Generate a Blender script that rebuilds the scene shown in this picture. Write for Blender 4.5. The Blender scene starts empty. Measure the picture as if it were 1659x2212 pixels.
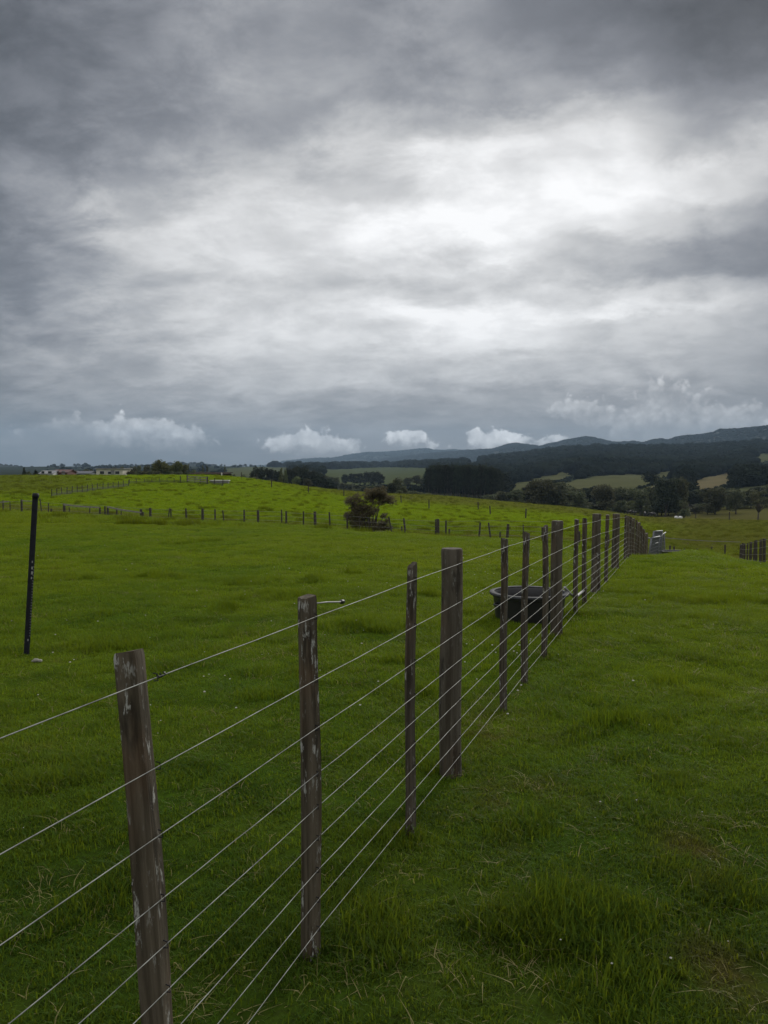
import bpy, math, random
import numpy as np
from mathutils import Vector, Matrix

random.seed(7)
RNG = np.random.default_rng(11)
C = bpy.context.scene.collection
PI = math.pi

# ------------------------------------------------------------------ camera frame (photo pixels on a 1659 x 2212 sheet)
FPX, CX, CY, EYE = 1726.0, 829.5, 1106.0, 1.6
PITCH = math.atan(91.0 / FPX)


def pdir(px, py):
    u, v = (px - CX) / FPX, -(py - CY) / FPX
    return Vector((u, math.cos(PITCH) + v * math.sin(PITCH), -math.sin(PITCH) + v * math.cos(PITCH)))


def at(px, py, d):
    """the point at depth d (metres along +Y) seen at photo position px, py"""
    r = pdir(px, py)
    r = r * (d / r.y)
    return Vector((r.x, d, EYE + r.z))


# ------------------------------------------------------------------ small numeric helpers
def hash2(ix, iy, seed):
    h = (ix.astype(np.int64) * 374761393 + iy.astype(np.int64) * 668265263 + seed * 974711) & 0x7FFFFFFF
    h = ((h ^ (h >> 13)) * 1274126177) & 0x7FFFFFFF
    return ((h ^ (h >> 16)) & 0xFFFF) / 65535.0


def vnoise(x, y, seed=0):
    x = np.asarray(x, float); y = np.asarray(y, float)
    ix, iy = np.floor(x), np.floor(y)
    fx, fy = x - ix, y - iy
    fx = fx * fx * fx * (fx * (fx * 6 - 15) + 10); fy = fy * fy * fy * (fy * (fy * 6 - 15) + 10)
    a, b = hash2(ix, iy, seed), hash2(ix + 1, iy, seed)
    c, d = hash2(ix, iy + 1, seed), hash2(ix + 1, iy + 1, seed)
    return (a * (1 - fx) + b * fx) * (1 - fy) + (c * (1 - fx) + d * fx) * fy - 0.5


def fbm(x, y, seed=0, octs=4):
    s, a, t = 0.0, 1.0, 0.0
    for k in range(octs):
        s = s + a * vnoise(x * 2 ** k + 17.3 * k, y * 2 ** k - 9.1 * k, seed + k)
        t += a; a *= 0.5
    return s / t * 2.0      # about -1..1


def sstep(a, b, x):
    t = np.clip((x - a) / (b - a), 0, 1)
    return t * t * (3 - 2 * t)


def pchip(xk, yk, xq):
    xk = np.asarray(xk, float); yk = np.asarray(yk, float)
    h = np.diff(xk); dl = np.diff(yk) / h
    m = np.zeros_like(yk)
    for i in range(1, len(xk) - 1):
        if dl[i - 1] * dl[i] > 0:
            w1, w2 = 2 * h[i] + h[i - 1], h[i] + 2 * h[i - 1]
            m[i] = (w1 + w2) / (w1 / dl[i - 1] + w2 / dl[i])
    m[0], m[-1] = dl[0], dl[-1]
    xq = np.clip(xq, xk[0], xk[-1])
    i = np.clip(np.searchsorted(xk, xq) - 1, 0, len(xk) - 2)
    t = (xq - xk[i]) / h[i]
    return ((2 * t ** 3 - 3 * t ** 2 + 1) * yk[i] + (t ** 3 - 2 * t ** 2 + t) * h[i] * m[i]
            + (-2 * t ** 3 + 3 * t ** 2) * yk[i + 1] + (t ** 3 - t ** 2) * h[i] * m[i + 1])


# ------------------------------------------------------------------ the lie of the land: height knots (depth, z) along bearings
COLS = {
    -300: [(20, -.12), (30, -.32), (42, -.62), (55, -1.5), (66, -1.9), (78, -1.3), (110, -.5), (150, .3), (230, -.3), (320, -2), (500, -8), (900, -8), (1500, -3), (2800, 10), (14000, 10)],
    0: [(20, -.1), (29, -.26), (38, -.48), (50, -1.4), (63, -1.9), (70, -1.6), (78, -1.1), (105, -.5), (150, .3), (230, -.3), (320, -2.5), (500, -8), (900, -8), (1500, -3), (2800, 10), (14000, 10)],
    437: [(18, -.13), (27, -.4), (35, -.7), (45, -1.6), (56, -2.25), (66, -2.0), (85, -1.6), (110, -.65), (150, .47), (200, -.6), (300, -6), (500, -12), (900, -9), (1500, -2.7), (2800, 13), (14000, 13)],
    680: [(17, -.13), (25, -.4), (32, -.72), (41, -1.6), (51, -2.2), (62, -2.2), (90, -1.9), (130, -2.0), (175, -2.4), (220, -4.5), (300, -9), (500, -14), (900, -9), (1600, 0), (2600, 10), (14000, 10)],
    800: [(16, -.13), (23, -.37), (29, -.7), (38, -1.6), (48, -2.3), (60, -2.5), (90, -2.8), (140, -3.6), (190, -4.0), (240, -6.5), (320, -12), (600, -12.5), (1100, -10), (1800, -1.5), (2600, 12), (14000, 12)],
    950: [(15, -.13), (21, -.34), (27, -.66), (36, -1.6), (45, -2.35), (65, -2.7), (110, -3.8), (160, -4.6), (200, -5), (250, -8), (330, -13), (420, -12), (500, -11), (900, -6), (1500, 1.6), (2500, 19), (14000, 19)],
    1100: [(14, -.12), (19, -.25), (24, -.5), (33, -1.5), (42, -2.15), (60, -2.75), (110, -4.5), (200, -6.6), (260, -9.5), (330, -14), (500, -13), (800, -10), (1400, 1.6), (2500, 38), (14000, 38)],
    1290: [(11, -.09), (14, -.13), (18, -.33), (23, -.85), (31, -1.75), (40, -2.2), (60, -3.1), (130, -6.3), (230, -10.1), (310, -14.5), (400, -15), (500, -11.4), (800, -4), (1300, 13), (2500, 59), (14000, 59)],
    1400: [(11, -.08), (14, -.1), (17, -.25), (20, -.75), (23, -1.3), (30, -2.0), (40, -2.4), (75, -4.3), (150, -8.3), (250, -13), (310, -16), (400, -16), (480, -11), (750, -5), (1200, 8.5), (2300, 55), (14000, 55)],
    1500: [(11, -.05), (14, -.08), (18.5, -.3), (22, -.75), (27, -1.9), (34, -2.8), (45, -3.3), (60, -4.0), (100, -6.1), (200, -11), (300, -15.2), (400, -14.6), (480, -10.5), (750, -4), (1200, 10), (2300, 58), (14000, 58)],
    1659: [(11, -.06), (13, -.12), (16, -.32), (20, -.9), (27, -1.95), (34, -2.5), (60, -3.5), (130, -7), (300, -14), (400, -12), (500, -7), (800, 1.6), (1200, 19), (2200, 65), (14000, 65)],
    2000: [(11, -.08), (13, -.15), (16, -.36), (20, -1.0), (27, -2.1), (34, -2.7), (60, -3.7), (130, -7), (300, -13), (400, -11), (500, -6), (800, 3), (1200, 22), (2200, 70), (14000, 70)],
}
LD = np.linspace(math.log(0.5), math.log(14000), 700)
UG = np.linspace(-0.8, 0.8, 161)
_pxs = sorted(COLS)
_rows = np.array([pchip([math.log(.5), math.log(8)] + [math.log(d) for d, _ in COLS[p]], [0, 0] + [z for _, z in COLS[p]], LD) for p in _pxs])
_us = np.array([(p - CX) / FPX for p in _pxs])
ZTAB = np.array([pchip(_us, _rows[:, k], UG) for k in range(len(LD))]).T      # [u, ln d]


def fence_dip(y):
    return .055 * sstep(.2, 1.2, y) * (1 - sstep(6.5, 9.0, y))


def ground(x, y):
    x = np.asarray(x, float); y = np.asarray(y, float)
    r = np.hypot(x, y) + 1e-9
    th = np.arctan2(x, y)
    tc = np.clip(th, -0.67, 0.67)
    u, d = np.tan(tc), r * np.cos(tc)
    fu = np.clip((u + 0.8) / 1.6 * (len(UG) - 1), 0, len(UG) - 1.001)
    fk = np.clip((np.log(np.maximum(d, .5)) - LD[0]) / (LD[-1] - LD[0]) * (len(LD) - 1), 0, len(LD) - 1.001)
    iu, ik = fu.astype(int), fk.astype(int)
    au, ak = fu - iu, fk - ik
    z = (ZTAB[iu, ik] * (1 - au) * (1 - ak) + ZTAB[iu + 1, ik] * au * (1 - ak) + ZTAB[iu, ik + 1] * (1 - au) * ak + ZTAB[iu + 1, ik + 1] * au * ak)
    z = z * (1 - sstep(0.75, 1.7, np.abs(th)))
    z = z + 0.035 * fbm(x / 1.3, y / 1.3, 3, 3) * sstep(1, 4, r) * (1 - .5 * sstep(30, 60, r))
    z = z - fence_dip(y) * np.exp(-((x + 1.293 - .385 * y) / .9) ** 2)       # trodden hollow along the fence
    z = z + 0.10 * fbm(x / 9, y / 9, 8, 3) * sstep(40, 90, r)
    z = z + 4.0 * fbm(x / 260, y / 260, 21, 3) * sstep(420, 900, r)
    return z


def gz(x, y):
    return float(ground(np.array([x]), np.array([y]))[0])


def inside(poly, px, py):
    px = np.asarray(px, float); py = np.asarray(py, float)
    c = np.zeros(px.shape, bool)
    n = len(poly)
    for i in range(n):
        (x1, y1), (x2, y2) = poly[i], poly[(i + 1) % n]
        hit = ((y1 > py) != (y2 > py)) & (px < (x2 - x1) * (py - y1) / ((y2 - y1) + 1e-12) + x1)
        c ^= hit
    return c


def project(x, y, z):
    """world point -> bearing and height on the photo sheet (used to lay out paddocks on the far slopes)"""
    cp, sp = math.cos(PITCH), math.sin(PITCH)
    f = y * cp - (z - EYE) * sp
    up = y * sp + (z - EYE) * cp
    f = np.maximum(f, 1e-6)
    return CX + x / f * FPX, CY - up / f * FPX


# paddocks cleared in the far bush: outline, depth range, tint (0 green .. 1 dry)
PADDOCKS = [
    ([(1085, 1056), (1110, 1044), (1160, 1032), (1250, 1011), (1255, 1020), (1215, 1033), (1180, 1042), (1150, 1056), (1150, 1066), (1095, 1066)], 0.25),
    ([(1205, 1046), (1260, 1033), (1330, 1026), (1412, 1025), (1405, 1046), (1345, 1064), (1215, 1064)], 0.25),
    ([(1400, 1030), (1450, 1015), (1470, 1010), (1460, 1024), (1420, 1040)], 0.3),
    ([(1380, 1060), (1430, 1044), (1482, 1036), (1482, 1068), (1385, 1074)], 0.75),
    ([(1486, 1038), (1540, 1027), (1596, 1018), (1592, 1034), (1540, 1058), (1486, 1066)], 0.85),
    ([(1570, 1066), (1610, 1052), (1700, 1040), (1700, 1066), (1590, 1076)], 0.15),
    ([(1612, 992), (1640, 981), (1720, 978), (1720, 996), (1640, 998)], 0.2),
    ([(690, 1048), (690, 1016), (760, 1012), (850, 1008), (935, 1012), (935, 1050)], 0.0),
    ([(480, 1030), (490, 1012), (560, 1008), (620, 1010), (640, 1032)], 0.1),
    ([(1000, 996), (1035, 984), (1042, 990), (1020, 998)], 0.1),
]

# ------------------------------------------------------------------ object helpers
USED = {}


def tag(o, label, cat, group=None, kind=None):
    o['label'] = label
    o['category'] = cat
    if group:
        o['group'] = group
    if kind:
        o['kind'] = kind
    USED.setdefault(label, []).append(o.name)
    return o


def thing(name, loc, label, cat, group=None, rz=0.0):
    o = bpy.data.objects.new(name, None)
    o.empty_display_size = 0.2
    C.objects.link(o)
    o.location = loc
    o.rotation_euler = (0, 0, rz)
    return tag(o, label, cat, group)


class MB:
    """collects vertices and faces for ONE mesh"""
    def __init__(s):
        s.v, s.f = [], []

    def add(s, vs, fs):
        b = len(s.v)
        s.v += [tuple(v) for v in vs]
        s.f += [tuple(i + b for i in f) for f in fs]

    def box(s, x0, x1, y0, y1, z0, z1, m=None):
        vs = [Vector((x, y, z)) for z in (z0, z1) for y in (y0, y1) for x in (x0, x1)]
        if m is not None:
            vs = [m @ v for v in vs]
        s.add(vs, [(0, 2, 3, 1), (4, 5, 7, 6), (0, 1, 5, 4), (2, 6, 7, 3), (0, 4, 6, 2), (1, 3, 7, 5)])

    def loft(s, rings, cap=True):
        n = len(rings[0])
        vs = [p for r in rings for p in r]
        fs = []
        for k in range(len(rings) - 1):
            for i in range(n):
                j = (i + 1) % n
                fs.append((k * n + i, k * n + j, (k + 1) * n + j, (k + 1) * n + i))
        if cap:
            fs.append(tuple(range(n - 1, -1, -1)))
            fs.append(tuple((len(rings) - 1) * n + i for i in range(n)))
        s.add(vs, fs)

    def tube(s, pts, rad, n=6, cap=True):
        pts = [Vector(p) for p in pts]
        rs = rad if hasattr(rad, '__len__') else [rad] * len(pts)
        rings = []
        ref = Vector((0.13, 0.21, 1)).normalized()
        for i, p in enumerate(pts):
            t = (pts[min(i + 1, len(pts) - 1)] - pts[max(i - 1, 0)]).normalized()
            a = t.cross(ref)
            if a.length < .15:
                a = t.cross(Vector((1, 0, 0)))
            a.normalize()
            b = t.cross(a)
            rings.append([p + (a * math.cos(2 * PI * k / n) + b * math.sin(2 * PI * k / n)) * rs[i] for k in range(n)])
        s.loft(rings, cap)

    def lathe(s, prof, n=32, sx=1.0, sy=1.0, c=(0, 0, 0)):
        rings = [[(c[0] + r * sx * math.cos(2 * PI * k / n), c[1] + r * sy * math.sin(2 * PI * k / n), c[2] + z) for k in range(n)] for r, z in prof]
        s.loft(rings, False)

    def mesh(s, name, mat, smooth=False):
        me = bpy.data.meshes.new(name)
        me.from_pydata(s.v, [], s.f)
        me.update()
        if mat is not None:
            me.materials.append(mat)
        if smooth:
            me.polygons.foreach_set('use_smooth', [True] * len(me.polygons))
        return me

    def build(s, name, mat, parent=None, smooth=False, auto=None):
        me = s.mesh(name, mat, smooth)
        if auto is not None and smooth:
            try:
                me.set_sharp_from_angle(angle=math.radians(auto))
            except Exception:
                pass
        o = bpy.data.objects.new(name, me)
        C.objects.link(o)
        if parent is not None:
            o.parent = parent
        return o


def np_mesh(name, verts, faces, mat=None, smooth=False):
    me = bpy.data.meshes.new(name)
    verts = np.asarray(verts, np.float32); faces = np.asarray(faces, np.int32)
    me.vertices.add(len(verts)); me.vertices.foreach_set('co', verts.ravel())
    k = faces.shape[1]
    me.loops.add(faces.size); me.loops.foreach_set('vertex_index', faces.ravel())
    me.polygons.add(len(faces)); me.polygons.foreach_set('loop_start', np.arange(0, faces.size, k, dtype=np.int32))
    if smooth:
        me.polygons.foreach_set('use_smooth', np.ones(len(faces), bool))
    if mat is not None:
        me.materials.append(mat)
    me.update(calc_edges=True)
    return me


def dup(root, loc, rz=0.0, scale=(1, 1, 1), label=None, group=None, cat=None):
    r = root.copy(); C.objects.link(r)
    r.location = loc; r.rotation_euler = (0, 0, rz); r.scale = scale
    if label:
        r['label'] = label
        USED.setdefault(label, []).append(r.name)
    if group:
        r['group'] = group
    for ch in list(root.children):
        c = ch.copy(); C.objects.link(c); c.parent = r
        for g in list(ch.children):
            d = g.copy(); C.objects.link(d); d.parent = c
    return r


_ONES = ['', 'first', 'second', 'third', 'fourth', 'fifth', 'sixth', 'seventh', 'eighth', 'ninth', 'tenth', 'eleventh', 'twelfth', 'thirteenth',
         'fourteenth', 'fifteenth', 'sixteenth', 'seventeenth', 'eighteenth', 'nineteenth']
_TENS = {20: 'twentieth', 30: 'thirtieth', 40: 'fortieth', 50: 'fiftieth', 60: 'sixtieth', 70: 'seventieth', 80: 'eightieth'}
_TENP = {20: 'twenty', 30: 'thirty', 40: 'forty', 50: 'fifty', 60: 'sixty', 70: 'seventy', 80: 'eighty'}


def nth(k):
    if k < 20:
        return _ONES[k]
    t = k // 10 * 10
    return _TENS[t] if k == t else _TENP[t] + '-' + _ONES[k - t]


# ------------------------------------------------------------------ node helpers
class Sk:
    """a socket (or number) with arithmetic"""
    nt = None

    def __init__(s, v):
        s.v = v

    @staticmethod
    def m(op, *a, clamp=False):
        n = Sk.nt.nodes.new('ShaderNodeMath'); n.operation = op; n.use_clamp = clamp
        for i, x in enumerate(a):
            x = x.v if isinstance(x, Sk) else x
            if isinstance(x, (int, float)):
                n.inputs[i].default_value = x
            else:
                Sk.nt.links.new(x, n.inputs[i])
        return Sk(n.outputs[0])

    def __add__(s, o): return Sk.m('ADD', s, o)
    def __radd__(s, o): return Sk.m('ADD', o, s)
    def __sub__(s, o): return Sk.m('SUBTRACT', s, o)
    def __rsub__(s, o): return Sk.m('SUBTRACT', o, s)
    def __mul__(s, o): return Sk.m('MULTIPLY', s, o)
    def __rmul__(s, o): return Sk.m('MULTIPLY', o, s)
    def __rtruediv__(s, o): return Sk.m('DIVIDE', o, s)
    def __truediv__(s, o): return Sk.m('DIVIDE', s, o)
    def pow(s, p): return Sk.m('POWER', s, p)


def smooth(a, b, x):
    n = Sk.nt.nodes.new('ShaderNodeMapRange'); n.interpolation_type = 'SMOOTHSTEP'
    Sk.nt.links.new(x.v, n.inputs['Value'])
    n.inputs['From Min'].default_value = a; n.inputs['From Max'].default_value = b
    return Sk(n.outputs['Result'])


def noise_tex(vec, scale, detail=4, rough=.55, dist=0.0):
    n = Sk.nt.nodes.new('ShaderNodeTexNoise')
    n.inputs['Scale'].default_value = scale; n.inputs['Detail'].default_value = detail
    n.inputs['Roughness'].default_value = rough; n.inputs['Distortion'].default_value = dist
    if vec is not None:
        Sk.nt.links.new(vec, n.inputs['Vector'])
    return Sk(n.outputs['Fac'])


def mixc(f, a, b, mode='MIX'):
    n = Sk.nt.nodes.new('ShaderNodeMix'); n.data_type = 'RGBA'; n.blend_type = mode
    for k, x in ((0, f), (6, a), (7, b)):
        x = x.v if isinstance(x, Sk) else x
        if isinstance(x, (int, float)):
            n.inputs[k].default_value = x
        elif isinstance(x, tuple):
            n.inputs[k].default_value = (*x, 1)
        else:
            Sk.nt.links.new(x, n.inputs[k])
    return n.outputs[2]


def scaled(vec, s):
    n = Sk.nt.nodes.new('ShaderNodeVectorMath'); n.operation = 'MULTIPLY'
    Sk.nt.links.new(vec, n.inputs[0]); n.inputs[1].default_value = s
    return n.outputs[0]


def new_mat(name):
    m = bpy.data.materials.new(name); m.use_nodes = True
    nt = m.node_tree; Sk.nt = nt
    return m, nt, nt.nodes['Principled BSDF'], nt.nodes['Material Output']


def wpos():
    return Sk.nt.nodes.new('ShaderNodeNewGeometry').outputs['Position']


def opos():
    return Sk.nt.nodes.new('ShaderNodeTexCoord').outputs['Object']


def bump(bsdf, h, dist, strength=1.0):
    n = Sk.nt.nodes.new('ShaderNodeBump'); n.inputs['Distance'].default_value = dist; n.inputs['Strength'].default_value = strength
    Sk.nt.links.new(h.v, n.inputs['Height']); Sk.nt.links.new(n.outputs[0], bsdf.inputs['Normal'])


def plain(name, col, rough=.6, metal=0.0, var=.25, scale=8.0, spec=.5):
    m, nt, b, out = new_mat(name)
    f = noise_tex(opos(), scale, 5, .6)
    a = tuple(c * (1 - var) for c in col); e = tuple(min(1, c * (1 + var)) for c in col)
    nt.links.new(mixc(smooth(.3, .7, f), a, e), b.inputs['Base Color'])
    b.inputs['Roughness'].default_value = rough; b.inputs['Metallic'].default_value = metal
    b.inputs['Specular IOR Level'].default_value = spec
    return m


# ------------------------------------------------------------------ materials
def nt_sep(v):
    n = Sk.nt.nodes.new('ShaderNodeSeparateXYZ'); Sk.nt.links.new(v, n.inputs[0])
    return [Sk(n.outputs[k]) for k in range(3)]


def pasture_colour(blade):
    """patchy pasture: lush clumps, yellower sward, dry straw patches, painted sunlit slope and foreground shade; by place, so blades and soil agree"""
    p = wpos()
    big = noise_tex(scaled(p, (1, 1, 0)), .09, 3, .5)
    mid = noise_tex(scaled(p, (1, 1, 0)), .55, 4, .6)
    sm = noise_tex(scaled(p, (1, 1, 0)), 3.2, 3, .6)
    c = mixc(smooth(.35, .65, mid), GRASS_A, GRASS_B)
    c = mixc(smooth(.38, .68, big) * .7, c, GRASS_C)
    sp = nt_sep(p)
    c = mixc(smooth(54, 76, sp[1] + (mid - .5) * 14) * .85, c, mixc(smooth(.35, .65, mid), (.205, .315, .006), (.285, .385, .008)))  # sunlight on the middle-distance slope, painted in as lighter, yellower grass
    c = mixc((1.0 - smooth(3, 16, sp[1])) * .5, c, mixc(smooth(.35, .65, mid), (.042, .098, .009), (.072, .122, .011)))  # foreground shade painted into the grass as a darker green
    c = mixc((1.0 - smooth(2.0, 5.5, sp[1])) * .70, c, mixc(smooth(.35, .65, mid), (.024, .060, .008), (.045, .078, .010)))  # closer band of the same painted shade, darker still
    ratio = sp[0] / Sk.m('MAXIMUM', sp[1], 1.0)
    wob = (big - .5) * .10 + (mid - .5) * .05
    c = mixc(smooth(.27, .40, ratio + wob) * smooth(30, 62, sp[1]) * .85, c, mixc(smooth(.35, .65, mid), (.090, .092, .030), (.135, .115, .045)))
    c = mixc((1.0 - smooth(-.44, -.30, ratio + wob)) * smooth(70, 100, sp[1]) * .6, c, (.110, .115, .028))
    c = mixc(smooth(-.20, -.02, ratio + wob) * smooth(112, 165, sp[1]) * .75, c, (.145, .130, .040))
    c = mixc(smooth(.5, 1.0, Sk.m('EXPONENT', Sk.m('POWER', (sp[1] - (51.0 + sp[0] * -.57)) * .28, 2.0) * -1.0) + (mid - .5) * .8) * .6 * smooth(35, 40, sp[1]), c, (.15, .12, .05))
    blot = noise_tex(scaled(p, (1, 1, 0)), 2.1, 5, .62)
    c = mixc(smooth(.47, .66, blot) * .62, c, mixc(1.0, c, (.42, .52, .40), 'MULTIPLY'))
    for px_, py_, w_ in ((1088, 1575, 95), (1140, 1745, 110), (1520, 1860, 80), (1590, 2130, 90)):
        d_ = 1.6 * FPX / (py_ - 1015)
        ex, ey = (sp[0] - (px_ - CX) / FPX * d_) / (w_ / FPX * d_), (sp[1] - d_) / (w_ / FPX * d_ * 1.5)
        c = mixc(Sk.m('EXPONENT', (ex * ex + ey * ey) * -1.0) * smooth(.42, .6, blot) * .75, c, (.115, .085, .028))
    dry = smooth(.58, .75, sm) * smooth(.5, .66, mid)
    c = mixc(dry * .45, c, GRASS_DRY)
    return c, p, mid


GRASS_A = (.108, .186, .012)
GRASS_B = (.172, .246, .013)
GRASS_C = (.205, .252, .013)
GRASS_DRY = (.24, .19, .07)


def mat_blades():
    m, nt, b, out = new_mat('grass_blade')
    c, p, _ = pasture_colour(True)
    oi = nt.nodes.new('ShaderNodeObjectInfo')
    at_ = nt.nodes.new('ShaderNodeAttribute'); at_.attribute_name = 'tone'
    tone = Sk(at_.outputs['Fac'])
    c = mixc(smooth(.93, .96, tone), c, (.21, .17, .08))
    hs = nt.nodes.new('ShaderNodeHueSaturation')
    nt.links.new(c, hs.inputs['Color'])
    nt.links.new((tone * .5 + .72).v, hs.inputs['Value'])
    nt.links.new((Sk.m('MAXIMUM', tone, 0.0) * .02 + .497).v, hs.inputs['Hue'])
    b.inputs['Roughness'].default_value = .55
    b.inputs['Specular IOR Level'].default_value = .06
    nt.links.new(hs.outputs[0], b.inputs['Base Color'])
    tr = nt.nodes.new('ShaderNodeBsdfTranslucent')
    nt.links.new(mixc(.4, hs.outputs[0], (.30, .34, .01)), tr.inputs['Color'])
    mx = nt.nodes.new('ShaderNodeMixShader'); mx.inputs[0].default_value = .42
    nt.links.new(b.outputs[0], mx.inputs[1]); nt.links.new(tr.outputs[0], mx.inputs[2])
    nt.links.new(mx.outputs[0], out.inputs['Surface'])
    return m


def mat_ground():
    m, nt, b, out = new_mat('pasture_ground')
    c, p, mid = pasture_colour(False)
    # the long slope in the middle distance has its sunlight painted in by pasture_colour; beyond it rough grass and far paddocks or bush
    a = nt.nodes.new('ShaderNodeAttribute'); a.attribute_name = 'cover'
    sep = nt.nodes.new('ShaderNodeSeparateColor'); nt.links.new(a.outputs['Color'], sep.inputs[0])
    rough_, bush, dry = Sk(sep.outputs[0]), Sk(sep.outputs[1]), Sk(sep.outputs[2])
    tus = noise_tex(scaled(p, (1, 1, 0)), .8, 5, .65)
    fine = noise_tex(scaled(p, (1, 1, 0)), 6, 4, .6)
    thatch = noise_tex(p, 38, 4, .7)
    c = mixc(smooth(.3, .7, thatch) * .55 + smooth(.35, .75, fine) * .2, c, (.030, .036, .012))
    c = mixc(rough_ * .75, c, mixc(smooth(.35, .65, tus), (.12, .125, .03), (.165, .14, .06)))
    far = mixc(dry, (.10, .118, .05), (.22, .18, .10))
    far = mixc(smooth(.4, .7, noise_tex(scaled(p, (1, 1, 0)), .035, 5, .65)) * .6, far, mixc(1.0, far, (.55, .60, .55), 'MULTIPLY'))
    c = mixc(Sk(a.outputs['Alpha']), c, far)
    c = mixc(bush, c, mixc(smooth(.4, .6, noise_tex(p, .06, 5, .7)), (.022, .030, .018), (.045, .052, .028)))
    hs = nt.nodes.new('ShaderNodeHueSaturation'); hs.inputs['Value'].default_value = .62
    nt.links.new(c, hs.inputs['Color']); nt.links.new(hs.outputs[0], b.inputs['Base Color'])
    b.inputs['Roughness'].default_value = .9
    b.inputs['Specular IOR Level'].default_value = 0
    bump(b, tus * .6 + fine * .25, .10, .8)
    return m


def mat_wood(name, dark, lite, lichen=.35, rust=.0, scale=1.0):
    m, nt, b, out = new_mat(name)
    p = opos()
    grain = noise_tex(scaled(p, (38 * scale, 38 * scale, 1.6 * scale)), 1.0, 6, .65, .4)
    blotch = noise_tex(scaled(p, (14, 14, 3.2)), 1.0, 4, .6)
    fleck = noise_tex(scaled(p, (55, 55, 16)), 1.0, 4, .7)
    red = noise_tex(scaled(p, (9, 9, 2.4)), 1.0, 3, .5)
    c = mixc(smooth(.32, .68, grain), dark, lite)
    c = mixc(smooth(.5, .62, red) * rust, c, (.10, .050, .022))
    c = mixc(smooth(.52, .66, blotch) * .75, c, tuple(x * .42 for x in dark))
    c = mixc(smooth(.56, .66, fleck) * smooth(.42, .6, blotch) * lichen * 2.2, c, (.33, .33, .30))
    nt.links.new(c, b.inputs['Base Color'])
    b.inputs['Roughness'].default_value = .85; b.inputs['Specular IOR Level'].default_value = .25
    bump(b, grain * .7 + fleck * .3, .010, 1.0)
    return m


def mat_leaf(name, a_, b_, trans=.25, scale=.6):
    m, nt, b, out = new_mat(name)
    p = wpos()
    n1 = noise_tex(p, scale, 3, .6)
    oi = nt.nodes.new('ShaderNodeObjectInfo')
    c = mixc(smooth(.35, .65, n1), a_, b_)
    hs = nt.nodes.new('ShaderNodeHueSaturation'); nt.links.new(c, hs.inputs['Color'])
    rnd = Sk(oi.outputs['Random'])
    nt.links.new((rnd * .55 + .7).v, hs.inputs['Value'])
    nt.links.new((rnd * .05 + .475).v, hs.inputs['Hue'])
    nt.links.new(hs.outputs[0], b.inputs['Base Color'])
    b.inputs['Roughness'].default_value = .7; b.inputs['Specular IOR Level'].default_value = .15
    tr = nt.nodes.new('ShaderNodeBsdfTranslucent'); nt.links.new(hs.outputs[0], tr.inputs['Color'])
    mx = nt.nodes.new('ShaderNodeMixShader'); mx.inputs[0].default_value = trans
    nt.links.new(b.outputs[0], mx.inputs[1]); nt.links.new(tr.outputs[0], mx.inputs[2])
    nt.links.new(mx.outputs[0], out.inputs['Surface'])
    return m


def mat_hill(name, a_, b_):
    m, nt, b, out = new_mat(name)
    p = wpos()
    n1 = noise_tex(p, .004, 5, .6); n2 = noise_tex(p, .05, 4, .7)
    c = mixc(smooth(.35, .65, n1), a_, b_)
    c = mixc(smooth(.55, .75, n2) * .5, c, tuple(x * .5 for x in a_))
    nt.links.new(c, b.inputs['Base Color'])
    b.inputs['Roughness'].default_value = .95; b.inputs['Specular IOR Level'].default_value = .05
    bump(b, n2, 6.0, .5)
    return m


M_BLADE = mat_blades()
M_GROUND = mat_ground()
M_OLDWOOD = mat_wood('split_post_wood', (.036, .028, .017), (.114, .094, .066), .6, .3)
M_ROUND = mat_wood('round_post_wood', (.047, .038, .027), (.096, .084, .064), .16, .22, .8)
M_BATTEN = mat_wood('batten_wood', (.034, .027, .018), (.100, .084, .062), .45, .22)
M_FARWOOD = mat_wood('weathered_post_wood', (.028, .024, .020), (.070, .063, .054), .2, .2)
M_RAIL = mat_wood('grey_rail_wood', (.16, .15, .13), (.27, .26, .23), .3, .0)
M_WIRE = plain('galvanised_wire', (.20, .205, .19), .55, .35, .45, 14)
M_GALV = plain('galvanised_tube', (.13, .135, .145), .55, .4, .2, 9)
M_GALVDULL = plain('dull_galvanised_mesh', (.095, .10, .105), .65, .2, .2, 12)
M_STEEL = plain('black_steel', (.010, .011, .016), .65, .0, .35, 30, .25)
M_TUB = plain('black_tub_plastic', (.012, .012, .013), .42, .0, .3, 6)
M_TUBRIM = plain('scuffed_rim_plastic', (.035, .037, .040), .7, .0, .5, 14, .3)
M_WHITEP = plain('white_plastic', (.24, .24, .235), .5, .0, .15, 20)
M_BLACKP = plain('black_insulator', (.02, .02, .02), .4)
M_CONC = plain('pale_concrete', (.55, .55, .52), .85, .0, .12, 3)
M_CONCD = plain('dark_concrete', (.16, .16, .15), .9, .0, .2, 3)
M_MUD = plain('dried_mud', (.26, .26, .25), .9)
M_STONE = plain('pale_stone', (.27, .26, .22), .9, .0, .25, 20)
M_CREAM = plain('cream_wall', (.50, .48, .40), .8, .0, .1, 1.0)
M_WHITEW = plain('white_wall', (.55, .56, .55), .8, .0, .1, 1.0)
M_REDW = plain('red_wall', (.10, .035, .028), .8, .0, .2, 1.0)
M_DARKROOF = plain('dark_roof', (.07, .075, .085), .6, .0, .2, 1.0)
M_GREYROOF = plain('grey_roof', (.20, .205, .21), .5, .2, .15, 1.0)
M_SHEDROOF = plain('brown_shed_roof', (.045, .036, .032), .95, .0, .3, 1.0, .0)
M_BROWNW = plain('brown_shed_wall', (.075, .055, .042), .85, .0, .3, 1.0)
M_GLASS = plain('dark_window_glass', (.03, .035, .04), .15, .0, .1, 2)
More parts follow.
